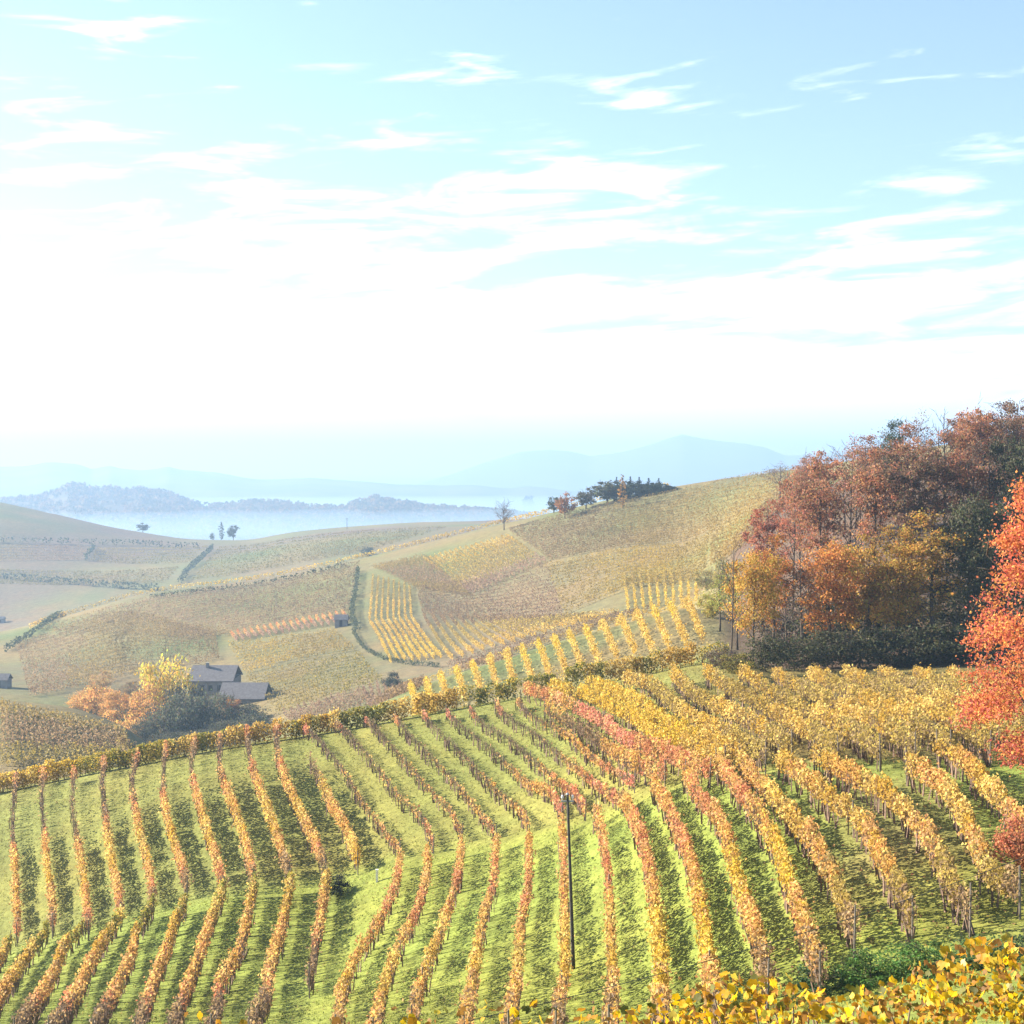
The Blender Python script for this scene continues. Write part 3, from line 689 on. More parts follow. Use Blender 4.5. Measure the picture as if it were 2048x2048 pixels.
FOREST = [  # column, base row, top row, crown width px, colour, variant
 (1506,1332,1085,120,'ochre','f0'),(1462,1330,1055,70,'bare','bare'),(1548,1328,1065,100,'orange','t0'),(1603,1330,1110,110,'greybrown','s0'),(1660,1326,1075,150,'orange','f1'),
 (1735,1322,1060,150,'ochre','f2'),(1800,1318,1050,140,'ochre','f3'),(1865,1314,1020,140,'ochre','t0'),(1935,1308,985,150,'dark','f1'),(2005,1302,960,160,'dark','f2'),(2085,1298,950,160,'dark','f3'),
 (1530,1245,992,90,'red','t1'),(1585,1240,962,100,'red','s1'),(1640,1235,920,110,'rust','t0'),(1695,1222,900,120,'brown','s1'),(1748,1212,890,100,'rust','t0'),(1805,1205,880,120,'brown','t1'),(1862,1195,870,110,'brown','t1'),(1918,1188,865,110,'rust','t0'),(1975,1182,850,130,'brown','s0'),(2035,1175,850,130,'dark','f0'),
 (1600,1150,925,90,'rust','f0'),(1655,1130,895,100,'rust','t1'),(1710,1110,875,100,'rust','s1'),(1760,1095,862,100,'brown','s0'),(1815,1085,845,100,'rust','t0'),(1868,1072,832,100,'bare','bare'),(1920,1062,818,90,'rust','t1'),(1972,1052,810,105,'rust','t1'),(2030,1045,803,110,'brown','f3'),(2085,1040,803,110,'rust','f1'),
 (1788,1040,838,70,'darkgreen','f3'),(1838,1032,822,80,'brown','s1'),(1890,1020,812,90,'bare','bare'),(1945,1010,806,90,'rust','f0'),(2005,1000,800,90,'brown','t0'),(2060,995,798,90,'rust','t1'),
 (1575,1322,1130,70,'bare','bare'),(1628,1318,1085,80,'bare','bare'),(1702,1300,1045,80,'bare','bare'),(1772,1298,1030,80,'bare','bare'),(1832,1200,905,80,'bare','bare'),(1895,1195,880,80,'bare','bare'),(1955,1190,870,90,'bare','bare'),(1722,1100,862,70,'bare','bare'),(1645,1120,890,70,'bare','bare'),
 (1690,1060,885,80,'bare','bare'),(1735,1045,868,80,'rust','t0'),(1560,1010,925,70,'bare','s1'),(1625,1000,905,70,'rust','f2')]
cnt = {}
for (px, by, ty, wp, colr, var) in sorted(FOREST):
    L = ray([px], [by])[0]; d = L[1]; h = (by - ty) * d / FPX; w = wp * d / FPX * 0.98
    cnt[colr] = cnt.get(colr, 0) + 1
    base = np.array(TC[colr]) * random.uniform(0.85, 1.15)
    put_tree(var, L - np.array([0, 0, .15]), h, w, tuple(base), '%s tree in the right hand wood, %s of that colour from left' % (WORDS[colr], ORD[cnt[colr]-1]), 'tree', 'trees of the wood on the right', 'forest_tree', lean=(0.06 if var == 'bare' else 0))
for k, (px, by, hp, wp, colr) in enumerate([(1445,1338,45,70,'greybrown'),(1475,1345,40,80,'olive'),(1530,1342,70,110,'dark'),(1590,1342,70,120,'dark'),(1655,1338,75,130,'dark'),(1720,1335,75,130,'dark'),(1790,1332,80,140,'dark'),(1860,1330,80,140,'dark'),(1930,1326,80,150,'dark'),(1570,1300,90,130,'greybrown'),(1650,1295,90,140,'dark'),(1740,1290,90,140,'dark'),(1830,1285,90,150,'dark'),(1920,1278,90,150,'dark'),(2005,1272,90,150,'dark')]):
    if colr == 'dark': hp *= 1.05  # dark shrubs carry the wood-foot shade in their crown colour
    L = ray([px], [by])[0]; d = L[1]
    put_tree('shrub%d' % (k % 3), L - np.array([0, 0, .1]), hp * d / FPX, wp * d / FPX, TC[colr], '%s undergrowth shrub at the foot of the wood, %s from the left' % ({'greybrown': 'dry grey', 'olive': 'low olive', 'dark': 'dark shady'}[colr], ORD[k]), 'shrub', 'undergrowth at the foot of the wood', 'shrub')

for (px, by, ty, wp, c, v, lab) in [(1440,1262,1150,70,(0.30,0.30,0.06),'s1','thin yellow green sapling left of the bare tree at the wood edge'),(1475,1300,1130,80,(0.28,0.27,0.05),'s0','loose yellow green tree behind the bare tree at the wood edge'),(1425,1235,1185,60,(0.33,0.28,0.06),'shrub0','pale olive bush on the slope left of the wood'),(1412,1180,1140,56,(0.30,0.25,0.07),'shrub1','ochre bush above the pale olive bush left of the wood'),(1448,1205,1120,60,(0.24,0.20,0.06),'shrub2','dull olive thicket against the left edge of the wood')]:
    L = ray([px], [by])[0]; d = L[1]; put_tree(v, L, (by - ty) * d / FPX, wp * d / FPX, c, lab, 'tree', None, 'tree')
# the red tree at the right edge
def red_tree():
    b = ray([2075], [1600])[0]; d = b[1]
    h = (1600 - 965) * d / FPX; w = 286 * d / FPX
    root = empty('red_tree', b); tag(root, 'bright orange red cherry tree at the right edge of the picture', 'tree')
    mb, tips = trunk_mesh(h, 0.17, w * 0.5, 16, 311, 0.12); mb.build('trunk', M_BARK, root, smooth=True)
    n = 26000; rs = np.random.default_rng(5)
    cl = 190; zc = rs.random(cl)**1.15; a = rs.uniform(0, 6.28, cl); q = rs.random(cl)**0.4
    prof = np.interp(zc, [0, .1, .35, .7, 1.0], [0.55, 0.95, 1.0, 0.6, 0.06])
    c = np.stack([np.cos(a) * q * prof * w / 2, np.sin(a) * q * prof * w / 2, h * (0.14 + 0.86 * zc)], 1)
    k = rs.integers(0, cl, n); P = c[k] + rs.normal(0, 1, (n, 3)) * np.array([.42, .42, .26])
    V, F = leaf_quads(P, rs.uniform(0.07, 0.19, n), 0.3)
    pal = np.array([(0.64, 0.19, 0.075), (0.62, 0.25, 0.075), (0.55, 0.13, 0.085), (0.66, 0.32, 0.08), (0.48, 0.12, 0.08)])
    pick = np.clip(rs.normal(0, 1.1, n) + (k % 5), 0, 4).astype(int)
    C = pal[pick] * rs.uniform(0.6, 1.2, (n, 1)) * (0.75 + 0.5 * ((k * 7919) % 101) / 101.0)[:, None]
    mesh_np('crown', V, F, M_LEAF, root, col=np.repeat(C, 4, 0))
red_tree()
L = ray([2052], [1745])[0]
put_tree('shrub1', L, 2.2, 2.9, (0.46, 0.18, 0.09), 'low reddish shrub at the right edge below the red cherry tree', 'shrub', None, 'shrub')

# ------------------------------------------------------------------ utility pole and small things on the near slope
def pole():
    b = ray([1147], [1938])[0]; d = b[1]; h = (1938 - 1588) * d / FPX
    root = empty('utility_pole', b); tag(root, 'tall thin dark utility pole standing on the bright grass between vine rows', 'pole')
    lx = -12 * d / FPX
    mb = MB(); zz = np.linspace(-0.3, h, 8); mb.tube(np.stack([lx * zz / h, 0 * zz, zz], 1), np.linspace(0.10, 0.062, 8), 10); mb.build('shaft', M_POLE, root, smooth=True)
    mb = MB(); mb.box((lx, 0, h - 0.35), (0.62, 0.07, 0.07)); mb.build('bracket', M_METAL, root)
    for s in (-1, 1):
        mb = MB(); mb.tube([(lx + s*0.25, 0, h - 0.31), (lx + s*0.25, 0, h - 0.22), (lx + s*0.25, 0, h - 0.18), (lx + s*0.25, 0, h - 0.05)], [0.03, 0.03, 0.07, 0.045], 8); mb.build('insulator', M_GLASSW, root, smooth=True)
    mb = MB(); mb.tube([(lx, 0, h - 0.02), (lx, 0, h + 0.06)], [0.1, 0.03], 8); mb.build('cap', M_METAL, root)
pole()
def cable():
    A = np.array([(560 - CX) / FPX * 34, 34, CZ + (HY - 2120) / FPX * 34]); B = np.array([(2300 - CX) / FPX * 52, 52, CZ + (HY - 1610) / FPX * 52])
    t = np.linspace(0, 1, 40)[:, None]; Pp = A + (B - A) * t; Pp[:, 2] -= 0.8 * (4 * t[:, 0] * (1 - t[:, 0]))
    mb = MB(); mb.tube(Pp, 0.011, 5)
    o = mb.build('overhead_cable', M_CABLE); tag(o, 'thin dark overhead cable crossing the lower right vine rows', 'cable')
cable()
L = ray([674], [1792])[0]
put_tree('shrub2', L, 1.5, 2.0, (0.035, 0.04, 0.03), 'small dark bush at the lower end of the left vine rows', 'shrub', None, 'shrub')
def marker():
    b = ray([754], [1764])[0]; mb = MB(); mb.box((0, 0, 0.4), (0.16, 0.16, 0.85)); 
    root = empty('marker_post', b); tag(root, 'small white marker post on the grass beside the dark bush', 'post')
    mb.build('shaft', M_WHITE, root); mb = MB(); mb.box((0, 0, 0.86), (0.2, 0.2, 0.06)); mb.build('cap', M_WHITE, root)
marker()

# ------------------------------------------------------------------ middle distance vineyards
def lerp(a, b, t): return (a[0] + (b[0]-a[0])*t, a[1] + (b[1]-a[1])*t)
def edge_pts(poly, t):
    poly = np.array(poly, float); d = np.r_[0, np.cumsum(np.linalg.norm(np.diff(poly, axis=0), axis=1))]
    return (float(np.interp(t*d[-1], d, poly[:, 0])), float(np.interp(t*d[-1], d, poly[:, 1])))
def far_row(pts, pal, label, group, per_m=14, size=0.42, h1=1.9, width=0.42, dens=0.9, dmax=None):
    W = row_points(pts, 0.9, True, False, dmax); G, L = resample(W, 3.0)
    pals = pal if isinstance(pal, list) else [pal]
    st = [(i / max(1, len(pals)-1), dens, p) for i, p in enumerate(pals)]
    r = make_leaves(G, L, 0.2, h1, width, per_m, size, st, gap=0.1)
    if r is None: return
    V, F, C = r; root = empty('vine_row', G[0]); tag(root, label, 'vine row', group)
    o = mesh_np('foliage', V - G[0], F, M_LEAF, root, col=C); o['kind'] = 'stuff'; return root
def block(top, bot, n, pal, phrase, group, mid=None, **kw):
    for i in range(n):
        t = (i + 0.5) / n
        pts = [edge_pts(top, t)] + ([edge_pts(mid, t)] if mid else []) + [edge_pts(bot, t)]
        far_row(pts, pal, '%s, %s from the left' % (phrase, ORD[i]), group, **kw)
def far_field(top, bot, n, pal, label, mid=None, per_m=9, size=0.42, dens=0.9, name='vineyard_block'):
    Vs, Fs, Cs, k = [], [], [], 0
    for i in range(n):
        t = (i + 0.5) / n
        pts = [edge_pts(top, t)] + ([edge_pts(mid, t)] if mid else []) + [edge_pts(bot, t)]
        W = row_points(pts, 0.9, True); G, L = resample(W, 4.0)
        pals = pal if isinstance(pal, list) else [pal]
        st = [(q / max(1, len(pals)-1), dens, p) for q, p in enumerate(pals)]
        r = make_leaves(G, L, 0.1, 1.9, 0.45, per_m, size, st)
        if r is None: continue
        V, F, C = r; Vs.append(V); Fs.append(F + k); Cs.append((C * 0.5 + C.mean(0) * 0.5) * 0.80); k += len(V)
    o = mesh_np(name, np.vstack(Vs), np.vstack(Fs), M_LEAF, col=np.vstack(Cs)); tag(o, label, 'vineyard', kind='stuff')
# strip just behind the crest: hedge along its top and short rows below it
far_row([(770,1388),(850,1362),(975,1318),(1100,1280),(1250,1235),(1400,1195)], ['gold', 'yellow', 'gold', 'yellow'], 'golden hedge like vine row along the top of the strip behind the crest', None, per_m=40, size=0.3, width=0.6)
strip_x = [820, 850, 880, 912, 944, 975, 1008, 1042, 1075, 1107, 1137, 1170, 1205, 1240, 1272, 1305, 1338, 1370]
for i, x in enumerate(strip_x):
    yt = np.interp(x, [770, 850, 975, 1100, 1250, 1400], [1388, 1362, 1318, 1280, 1235, 1195]); k = (x - 800) / 600
    far_row([(x, yt + 4), (x + 8 + 12*k, yt + 28 + 10*k), (x + 12 + 26*k, yt + 50 + 25*k)], ['yellow', 'gold'], 'short golden vine row on the strip behind the crest, %s from the left' % ORD[i], 'short rows behind the crest', per_m=34, size=0.28, width=0.55)
block([(741,1148),(824,1172)], [(733,1238),(828,1230)], 8, ['ochre', 'gold'], 'straight upright vine row in the far block beside the dark track', 'upright rows beside the track', per_m=16)
block([(733,1242),(828,1233)], [(775,1322),(890,1312)], 8, ['gold', 'yellow'], 'golden slanting vine row in the fan below the upright block', 'slanting rows below the upright block', mid=[(752,1272),(848,1262)], per_m=16)
block([(838,1228),(1130,1236)], [(895,1318),(1248,1222)], 17, ['brown', 'ochre', 'gold'], 'thin slanting vine row in the wide faded far block', 'slanting rows in the wide faded block', per_m=20, dens=0.95, size=0.4)
block([(1240,1150),(1400,1140)], [(1250,1225),(1400,1195)], 10, ['ochre', 'yellow'], 'upright yellow vine row left of the wood on the middle slope', 'upright rows left of the wood', per_m=16)
block([(842,1118),(1018,1070)], [(945,1186),(1095,1118)], 17, ['gold', 'ochre', 'rose'], 'long slanting vine row on the upper hillside below the bare tree', 'slanting rows on the upper hillside', per_m=13)
block([(455,1266),(690,1222)], [(468,1280),(705,1240)], 18, ['red', 'rose'], 'short pinkish vine row above the yellow field beside the hut', 'short pink rows beside the hut', per_m=20, size=0.45)
def field_x(left, right, n, pal, label, mid=None, per_m=9, **kw): far_field(left, right, int(n * 0.46), pal, label, mid, per_m=per_m * 1.9, **kw)
field_x([(455,1285),(490,1345)], [(668,1258),(712,1298)], 22, ['yellow', 'ochre'], 'pale yellow vineyard field below the short pink rows', mid=[(570,1272),(600,1318)])
field_x([(60,1258),(420,1275)], [(720,1122),(700,1222)], 46, ['ochre', 'rose', 'rose', 'brown'], 'dusty pink brown vineyard slope under the ridge line left of the dark track', mid=[(400,1180),(560,1245)])
field_x([(30,1285),(60,1390)], [(430,1262),(440,1315)], 38, ['rose', 'ochre', 'brown'], 'faded vineyard slope above the orange shrubs on the left', mid=[(220,1225),(260,1350)])
field_x([(490,1350),(560,1425)], [(715,1302),(770,1362)], 30, ['ochre', 'olive'], 'dull green vineyard field right of the farmhouse', mid=[(600,1325),(660,1390)])
far_field([(560,1425),(800,1352)], [(600,1445),(860,1368)], 18, ['rose', 'brown'], 'reddish brown vineyard strip above the near crest')
field_x([(1015,1058),(1100,1118)], [(1420,966),(1420,1060)], 46, ['rose', 'brown', 'ochre', 'gold'], 'hazy ochre vineyard slope below the ridge trees', mid=[(1200,1010),(1230,1095)], per_m=10)
field_x([(1090,1128),(1130,1228)], [(1420,1065),(1410,1148)], 34, ['ochre', 'yellow', 'ochre'], 'hazy yellow vineyard slope left of the wood', mid=[(1240,1098),(1260,1175)], per_m=10)
field_x([(832,1175),(845,1226)], [(1095,1125),(1125,1228)], 30, ['brown', 'rose'], 'brown faded vineyard slope in the middle of the far hillside', dens=0.75)
field_x([(890,1325),(910,1345)], [(1250,1226),(1300,1215)], 14, ['rose', 'brown'], 'purplish brown vineyard strip under the zigzag row ends', per_m=8)
field_x([(1420,962),(1420,1130)], [(1640,925),(1500,1080)], 40, ['ochre', 'gold', 'brown'], 'ochre vineyard slope rising behind the wood', per_m=10)
far_field([(0,1404),(250,1460)], [(0,1530),(330,1510)], 30, ['ochre', 'rose', 'olive'], 'pale vineyard knoll in the lower left behind the near crest', size=0.34, per_m=14)
field_x([(-40,1090),(-40,1125)], [(185,1092),(170,1120)], 14, ['ochre', 'rose'], 'hazy tan vineyard terrace at the left edge of the far left hill', per_m=5, size=0.7)
field_x([(195,1095),(180,1122)], [(420,1090),(380,1125)], 14, ['ochre', 'olive'], 'hazy tan vineyard terrace in the middle of the far left hill', per_m=5, size=0.7)
field_x([(-40,1135),(-40,1165)], [(360,1132),(330,1165)], 14, ['olive', 'ochre'], 'hazy green vineyard terrace low on the far left hill', per_m=5, size=0.7)
field_x([(440,1092),(380,1160)], [(900,1052),(720,1105)], 28, ['olive', 'ochre'], 'hazy grey green vineyard on the far hill behind the ridge', per_m=5, size=0.7)
far_field([(742,1132),(850,1110)], [(828,1172),(942,1190)], 20, ['ochre', 'rose', 'ochre'], 'ochre vineyard field between the upright rows and the upper hillside rows', per_m=8)
far_row([(300,1196),(420,1180),(560,1160),(700,1128)], ['hedge'], 'dark hedge row just under the golden ridge row', None, per_m=14, size=0.7, width=0.9, h1=2.6, dmax=690)
far_row([(716,1140),(712,1175),(704,1225),(712,1262)], ['hedge'], 'dark hedge along the track left of the upright rows', None, per_m=16, size=0.6, width=1.1, h1=3.0)
far_row([(706,1262),(730,1295),(800,1322),(880,1330)], ['hedge'], 'dark hedge bending under the slanting golden rows', None, per_m=12, size=0.5, width=0.8, h1=1.6)
far_row([(-60,1150),(0,1155),(200,1172),(315,1180)], ['hedge'], 'dark hedge line across the foot of the far left hill', None, per_m=4, size=1.6, width=2.0, h1=5.0)
far_row([(-60,1084),(150,1086),(300,1090),(400,1094)], ['hedge'], 'dark hedge line under the crest slope of the far left hill', None, per_m=4, size=1.6, width=2.0, h1=5.0)
far_row([(188,1096),(170,1120)], ['hedge'], 'short dark hedge between two terraces of the far left hill', None, per_m=4, size=1.6, width=2.0, h1=5.0)
far_row([(425,1098),(395,1125),(360,1165)], ['hedge'], 'slanting dark hedge on the right of the far left hill', None, per_m=4, size=1.6, width=2.0, h1=5.0)
far_row([(120,1232),(60,1270),(10,1300)], ['hedge'], 'dark hedge dropping along the lane at the left edge', None, per_m=10, size=0.8, width=1.2, h1=3.0)
# line of yellow vines along the ridge
far_row([(60,1254),(120,1230),(280,1187),(500,1155),(700,1115),(880,1072),(1000,1039),(1100,1017),(1250,987),(1340,972)], ['gold', 'ochre', 'yellow', 'yellow', 'gold', 'yellow', 'yellow'], 'long golden vine row along the far ridge line under the trees', None, per_m=16, size=0.6, width=1.0, h1=2.4, dmax=690)

# ------------------------------------------------------------------ trees of the middle distance
def put_px(key, px, by, ty, wp, color, label, cat='tree', group=None, name='tree'):
    L = ray([px], [by])[0]; d = L[1]
    return put_tree(key, L - np.array([0, 0, .3]), (by - ty) * d / FPX, wp * d / FPX, color, label, cat, group, name)
def put_d(key, px, d, ty, wp, color, label, cat='tree', group=None, name='tree'):
    L = at_depth(px, d); h = CZ + (HY - ty) / FPX * d - L[2]
    return put_tree(key, L - np.array([0, 0, .3]), h + .3, wp * d / FPX, color, label, cat, group, name)
put_px('twig', 1008, 1060, 1005, 52, TC['bare'], 'leafless spreading tree on the ridge line left of the round trees', name='bare_tree')
put_px('far1', 1058, 1030, 990, 27, (0.05, 0.07, 0.03), 'small dark green round tree standing alone on the ridge')
put_px('far0', 1130, 1036, 985, 44, (0.36, 0.16, 0.05), 'round orange tree with a dark trunk on the ridge')
put_px('far1', 1108, 1026, 992, 34, (0.06, 0.075, 0.04), 'grey green tree just left of the round orange tree on the ridge')
put_px('far0', 1172, 1018, 975, 46, (0.10, 0.085, 0.05), 'dull brown green tree right of the round orange tree')
put_px('far1', 1215, 1008, 960, 60, (0.09, 0.09, 0.045), 'broad olive tree at the left of the ridge conifers')
put_px('column', 1246, 1018, 948, 18, (0.42, 0.24, 0.05), 'slim golden poplar in front of the ridge conifers', name='poplar')
for k, (x, t, w) in enumerate([(1234, 953, 24), (1260, 952, 28), (1278, 953, 26), (1298, 955, 34), (1317, 955, 26)]):
    put_px('cone', x, 1000 - k * 3, t, w, (0.035, 0.055, 0.03), 'dark pointed conifer on the ridge, %s from the left' % ORD[k], group='conifers on the ridge', name='conifer')
for k, (x, t, w) in enumerate([(1228, 962, 48), (1256, 960, 48), (1284, 961, 48), (1310, 963, 44), (1334, 967, 40)]):
    put_px('far%d' % (k % 2), x, 1002 - k * 5, t, w, (0.045, 0.06, 0.03), 'round dark green tree among the ridge conifers, %s from the left' % ORD[k], group='dark trees among the conifers')
for k, (x, t, w) in enumerate([(1240, 966, 52), (1272, 965, 52), (1302, 967, 50), (1330, 970, 44), (1355, 974, 30)]):
    put_px('shrub%d' % (k % 3), x, 998 - k * 5, t, w, (0.05, 0.06, 0.03), 'dark bushy growth at the foot of the ridge conifers, %s from the left' % ORD[k], 'shrub', 'bushes under the ridge conifers', 'shrub')
put_px('twig', 1548, 955, 938, 26, TC['bare'], 'tiny bare bush on the skyline left of the wood', 'shrub', None, 'shrub')
put_px('shrub0', 735, 1112, 1092, 26, (0.05, 0.06, 0.03), 'dark round bush alone on the far field behind the ridge', 'shrub', None, 'shrub')
put_px('shrub1', 785, 1378, 1342, 42, (0.05, 0.06, 0.04), 'dark round bush in the valley below the slanting rows', 'shrub', None, 'shrub')
put_d('far0', 286, 1390, 1046, 26, (0.06, 0.06, 0.04), 'small dark tree alone on the crest of the far left hill')
put_d('column', 442, 1390, 1044, 13, (0.035, 0.05, 0.03), 'slim dark cypress on the saddle of the far hills', name='cypress')
put_d('far1', 467, 1390, 1050, 24, (0.05, 0.065, 0.035), 'round dark tree right of the slim cypress on the saddle')
put_d('shrub2', 425, 1390, 1066, 11, (0.05, 0.06, 0.04), 'tiny dark bush left of the slim cypress', 'shrub', None, 'shrub')
def far_pole(px, by, ty, lab):
    b = ray([px], [by])[0]; d = b[1]; h = (by - ty) * d / FPX
    root = empty('utility_pole', b); tag(root, lab, 'pole')
    mb = MB(); mb.tube([(0, 0, -0.3), (0, 0, h * .5), (0, 0, h)], [0.28, 0.25, 0.2], 6); mb.build('shaft', M_POLE, root)
    mb = MB(); mb.box((0, 0, h * 0.93), (2.0, 0.2, 0.2)); mb.build('crossarm', M_POLE, root)
far_pole(8, 1006, 975, 'thin far pole on the hill crest at the left edge'); far_pole(694, 1058, 1036, 'thin far pole on the hill crest near the middle')
# around the farmhouse
put_d('shrub0', 330, 380, 1312, 104, (0.62, 0.47, 0.07), 'tall bright yellow tree beside the farmhouse')
FH = [(160,385,1392,56,'o'),(192,380,1372,62,'o'),(205,400,1340,44,'p'),(232,372,1380,62,'o'),(258,392,1362,52,'b'),(272,368,1388,62,'o'),(300,362,1402,62,'o'),(222,350,1420,60,'o'),(252,335,1440,64,'o'),(290,330,1440,64,'g'),
      (330,350,1412,84,'g'),(372,355,1384,84,'g'),(415,358,1386,84,'g'),(445,366,1390,74,'g'),(500,372,1408,70,'g'),(352,372,1372,60,'g'),(485,362,1412,66,'g'),(300,372,1368,60,'o'),(178,392,1380,60,'o'),(458,365,1392,44,'r'),(398,375,1375,44,'g'),(345,315,1465,90,'g'),(405,315,1460,90,'g'),(460,320,1440,80,'g'),(505,345,1425,60,'g')]
for k, (x, dd, t, w, c) in enumerate(sorted(FH)):
    colr = {'o': (0.58, 0.33, 0.10), 'b': (0.24, 0.17, 0.09), 'g': (0.10, 0.10, 0.06), 'r': (0.46, 0.23, 0.08), 'p': (0.46, 0.31, 0.14)}[c]
    word = {'o': 'orange brown leafy tree', 'b': 'dull brown tree', 'g': 'shaded grey green tree', 'r': 'small orange tree', 'p': 'pale orange tree'}[c]
    put_d(('shrub%d' % (k % 3)) if c in 'og' and k % 4 != 1 else 'f%d' % (k % 4), x, dd, t, w * 1.12, colr, '%s in the farmhouse grove, %s tree of the grove from the left' % (word, ORD[k]), group='grove by the farmhouse')
def house():
    d = 402.0; s = d / FPX
    g = float(ground_z((430 - CX) * s, d + 4))
    root = empty('farmhouse', (0, 0, 0)); tag(root, 'large hazy farmhouse with stepped pitched roofs behind the yellow tree', 'house')
    def X(px): return (px - CX) * s
    def Z(py): return CZ + (HY - py) * s
    def blockh(x0, x1, ridge, eave, dy0, dy1, nwin):
        x0, x1 = X(x0), X(x1); zr, ze = Z(ridge), Z(eave); y0, y1 = d + dy0, d + dy1; ym = (y0 + y1) / 2; zb = g - 4
        mb = MB(); V = [(x0,y0,zb),(x1,y0,zb),(x1,y1,zb),(x0,y1,zb),(x0,y0,ze),(x1,y0,ze),(x1,y1,ze),(x0,y1,ze),(x0,ym,zr-.15),(x1,ym,zr-.15)]
        mb.add(V, [(0,1,5,4),(1,2,6,5),(2,3,7,6),(3,0,4,7),(4,8,8,7),(5,6,9,9)]); mb.build('wall', M_WALL, root)
        o = 0.5; k = (zr - ze) / (ym - y0); th = 0.25
        for sgn in (-1, 1):
            ye = (y0 - o) if sgn < 0 else (y1 + o); zq = ze - o * k
            mb = MB(); V = [(x0-o,ye,zq),(x1+o,ye,zq),(x1+o,ym,zr),(x0-o,ym,zr)]; V += [(a, bb, c + th) for a, bb, c in V]
            mb.add(V, [(0,3,2,1),(4,5,6,7),(0,1,5,4),(1,2,6,5),(2,3,7,6),(3,0,4,7)]); mb.build('roof', M_ROOF, root)
        for q in range(nwin):
            xc = x0 + (x1 - x0) * (q + 0.5) / nwin
            mb = MB(); mb.box((xc, y0 - 0.02, ze - 2.0), (1.1, 0.12, 1.6)); w = mb.build('window', M_DARK, root)
            mb = MB(); mb.box((xc, y0 - 0.08, ze - 2.9), (1.4, 0.2, 0.14)); mb.build('sill', M_WALL, w)
    blockh(372, 458, 1342, 1366, 4, 18, 5); blockh(446, 532, 1368, 1392, -5, 8, 5); blockh(526, 576, 1400, 1410, 0, 7, 3)
    mb = MB(); mb.box((X(400), d + 10, Z(1340)), (0.8, 0.8, 1.6)); mb.build('chimney', M_WALL, root)
house()
def hut(px, by, w, h, lab):
    b = ray([px], [by])[0]; root = empty('hut', b); tag(root, lab, 'hut'); dd = w * 0.8
    mb = MB(); V = [(-w/2,-dd/2,-.5),(w/2,-dd/2,-.5),(w/2,dd/2,-.5),(-w/2,dd/2,-.5),(-w/2,-dd/2,h),(w/2,-dd/2,h),(w/2,dd/2,h),(-w/2,dd/2,h),(-w/2,0,h+1.3),(w/2,0,h+1.3)]
    mb.add(V, [(0,1,5,4),(1,2,6,5),(2,3,7,6),(3,0,4,7),(4,8,8,7),(5,6,9,9)]); mb.build('wall', M_WALL, root)
    for sgn in (-1, 1):
        mb = MB(); V = [(-w/2-.3, sgn*(dd/2+.4), h-.3),(w/2+.3, sgn*(dd/2+.4), h-.3),(w/2+.3,0,h+1.42),(-w/2-.3,0,h+1.42)]; V += [(a, q, c+.15) for a, q, c in V]
        mb.add(V, [(0,3,2,1),(4,5,6,7),(0,1,5,4),(1,2,6,5),(2,3,7,6),(3,0,4,7)]); mb.build('roof', M_ROOF, root)
    mb = MB(); mb.box((0, -dd/2 - .03, h * .42), (1.0, .1, h * .84)); mb.build('door', M_DARK, root)
hut(683, 1252, 4.4, 2.6, 'small hut beside the dark track above the yellow field')
hut(3, 1245, 4.0, 2.4, 'small bluish hut at the left edge of the picture')
hut(2, 1375, 5.0, 2.6, 'low farm shed at the left edge above the vineyard knoll')

# ------------------------------------------------------------------ far hills
def ridge(name, d, outline, wfront, wback, mat, bumps, seed, n=500, foot=-122.0, kind='structure', label=None):
    a = np.array(outline, float); px = np.linspace(a[0, 0], a[-1, 0], n); py = np.interp(px, a[:, 0], a[:, 1])
    X = (px - CX) / FPX * d; zt = (HY - py) / FPX * d + fbm(X / bumps[1], np.full(n, seed * 3.1), 4, seed) * bumps[0]
    zt = np.maximum(zt, foot + 1)
    ss = np.r_[np.linspace(-1, 0, 14), np.linspace(0, 1, 6)[1:]]
    rows = []
    for s in ss:
        f = (1 - abs(s))**1.15 if s < 0 else (1 - s)
        y = d + (s * wfront if s < 0 else s * wback)
        rr = fbm(X / bumps[1] / 2, np.full(n, y / bumps[1] / 2), 3, seed + 9) * bumps[0] * 1.4 * (1 if -0.98 < s < -0.05 else 0)
        rows.append(np.stack([X * (y / d), np.full(n, y), CZ + foot - 3 + (zt - foot + 3) * f + rr], 1))
    V = np.array(rows); m = len(ss); idx = np.arange(m * n).reshape(m, n)
    F = np.stack([idx[:-1, :-1], idx[:-1, 1:], idx[1:, 1:], idx[1:, :-1]], -1).reshape(-1, 4)
    o = mesh_np(name, V.reshape(-1, 3), F, mat, smooth=True); tag(o, label, None, None, kind); return o
WOOD = [(-700,1010),(-200,1000),(18,990),(62,986),(93,982),(135,961),(166,961),(186,969),(222,965),(259,972),(285,968),(292,974),(323,974),(362,987),(404,1003),(453,1001),(507,992),(561,994),(616,1003),(688,1008),(707,998),(747,987),(790,996),(845,1005),(953,1009),(1044,1020),(1250,1030),(1700,1030),(2800,1030)]
hl = ridge('wooded_hills', 3300, [(a, b + 9) for a, b in WOOD], 900, 700, M_WOODH, (3, 160), 31, 500)
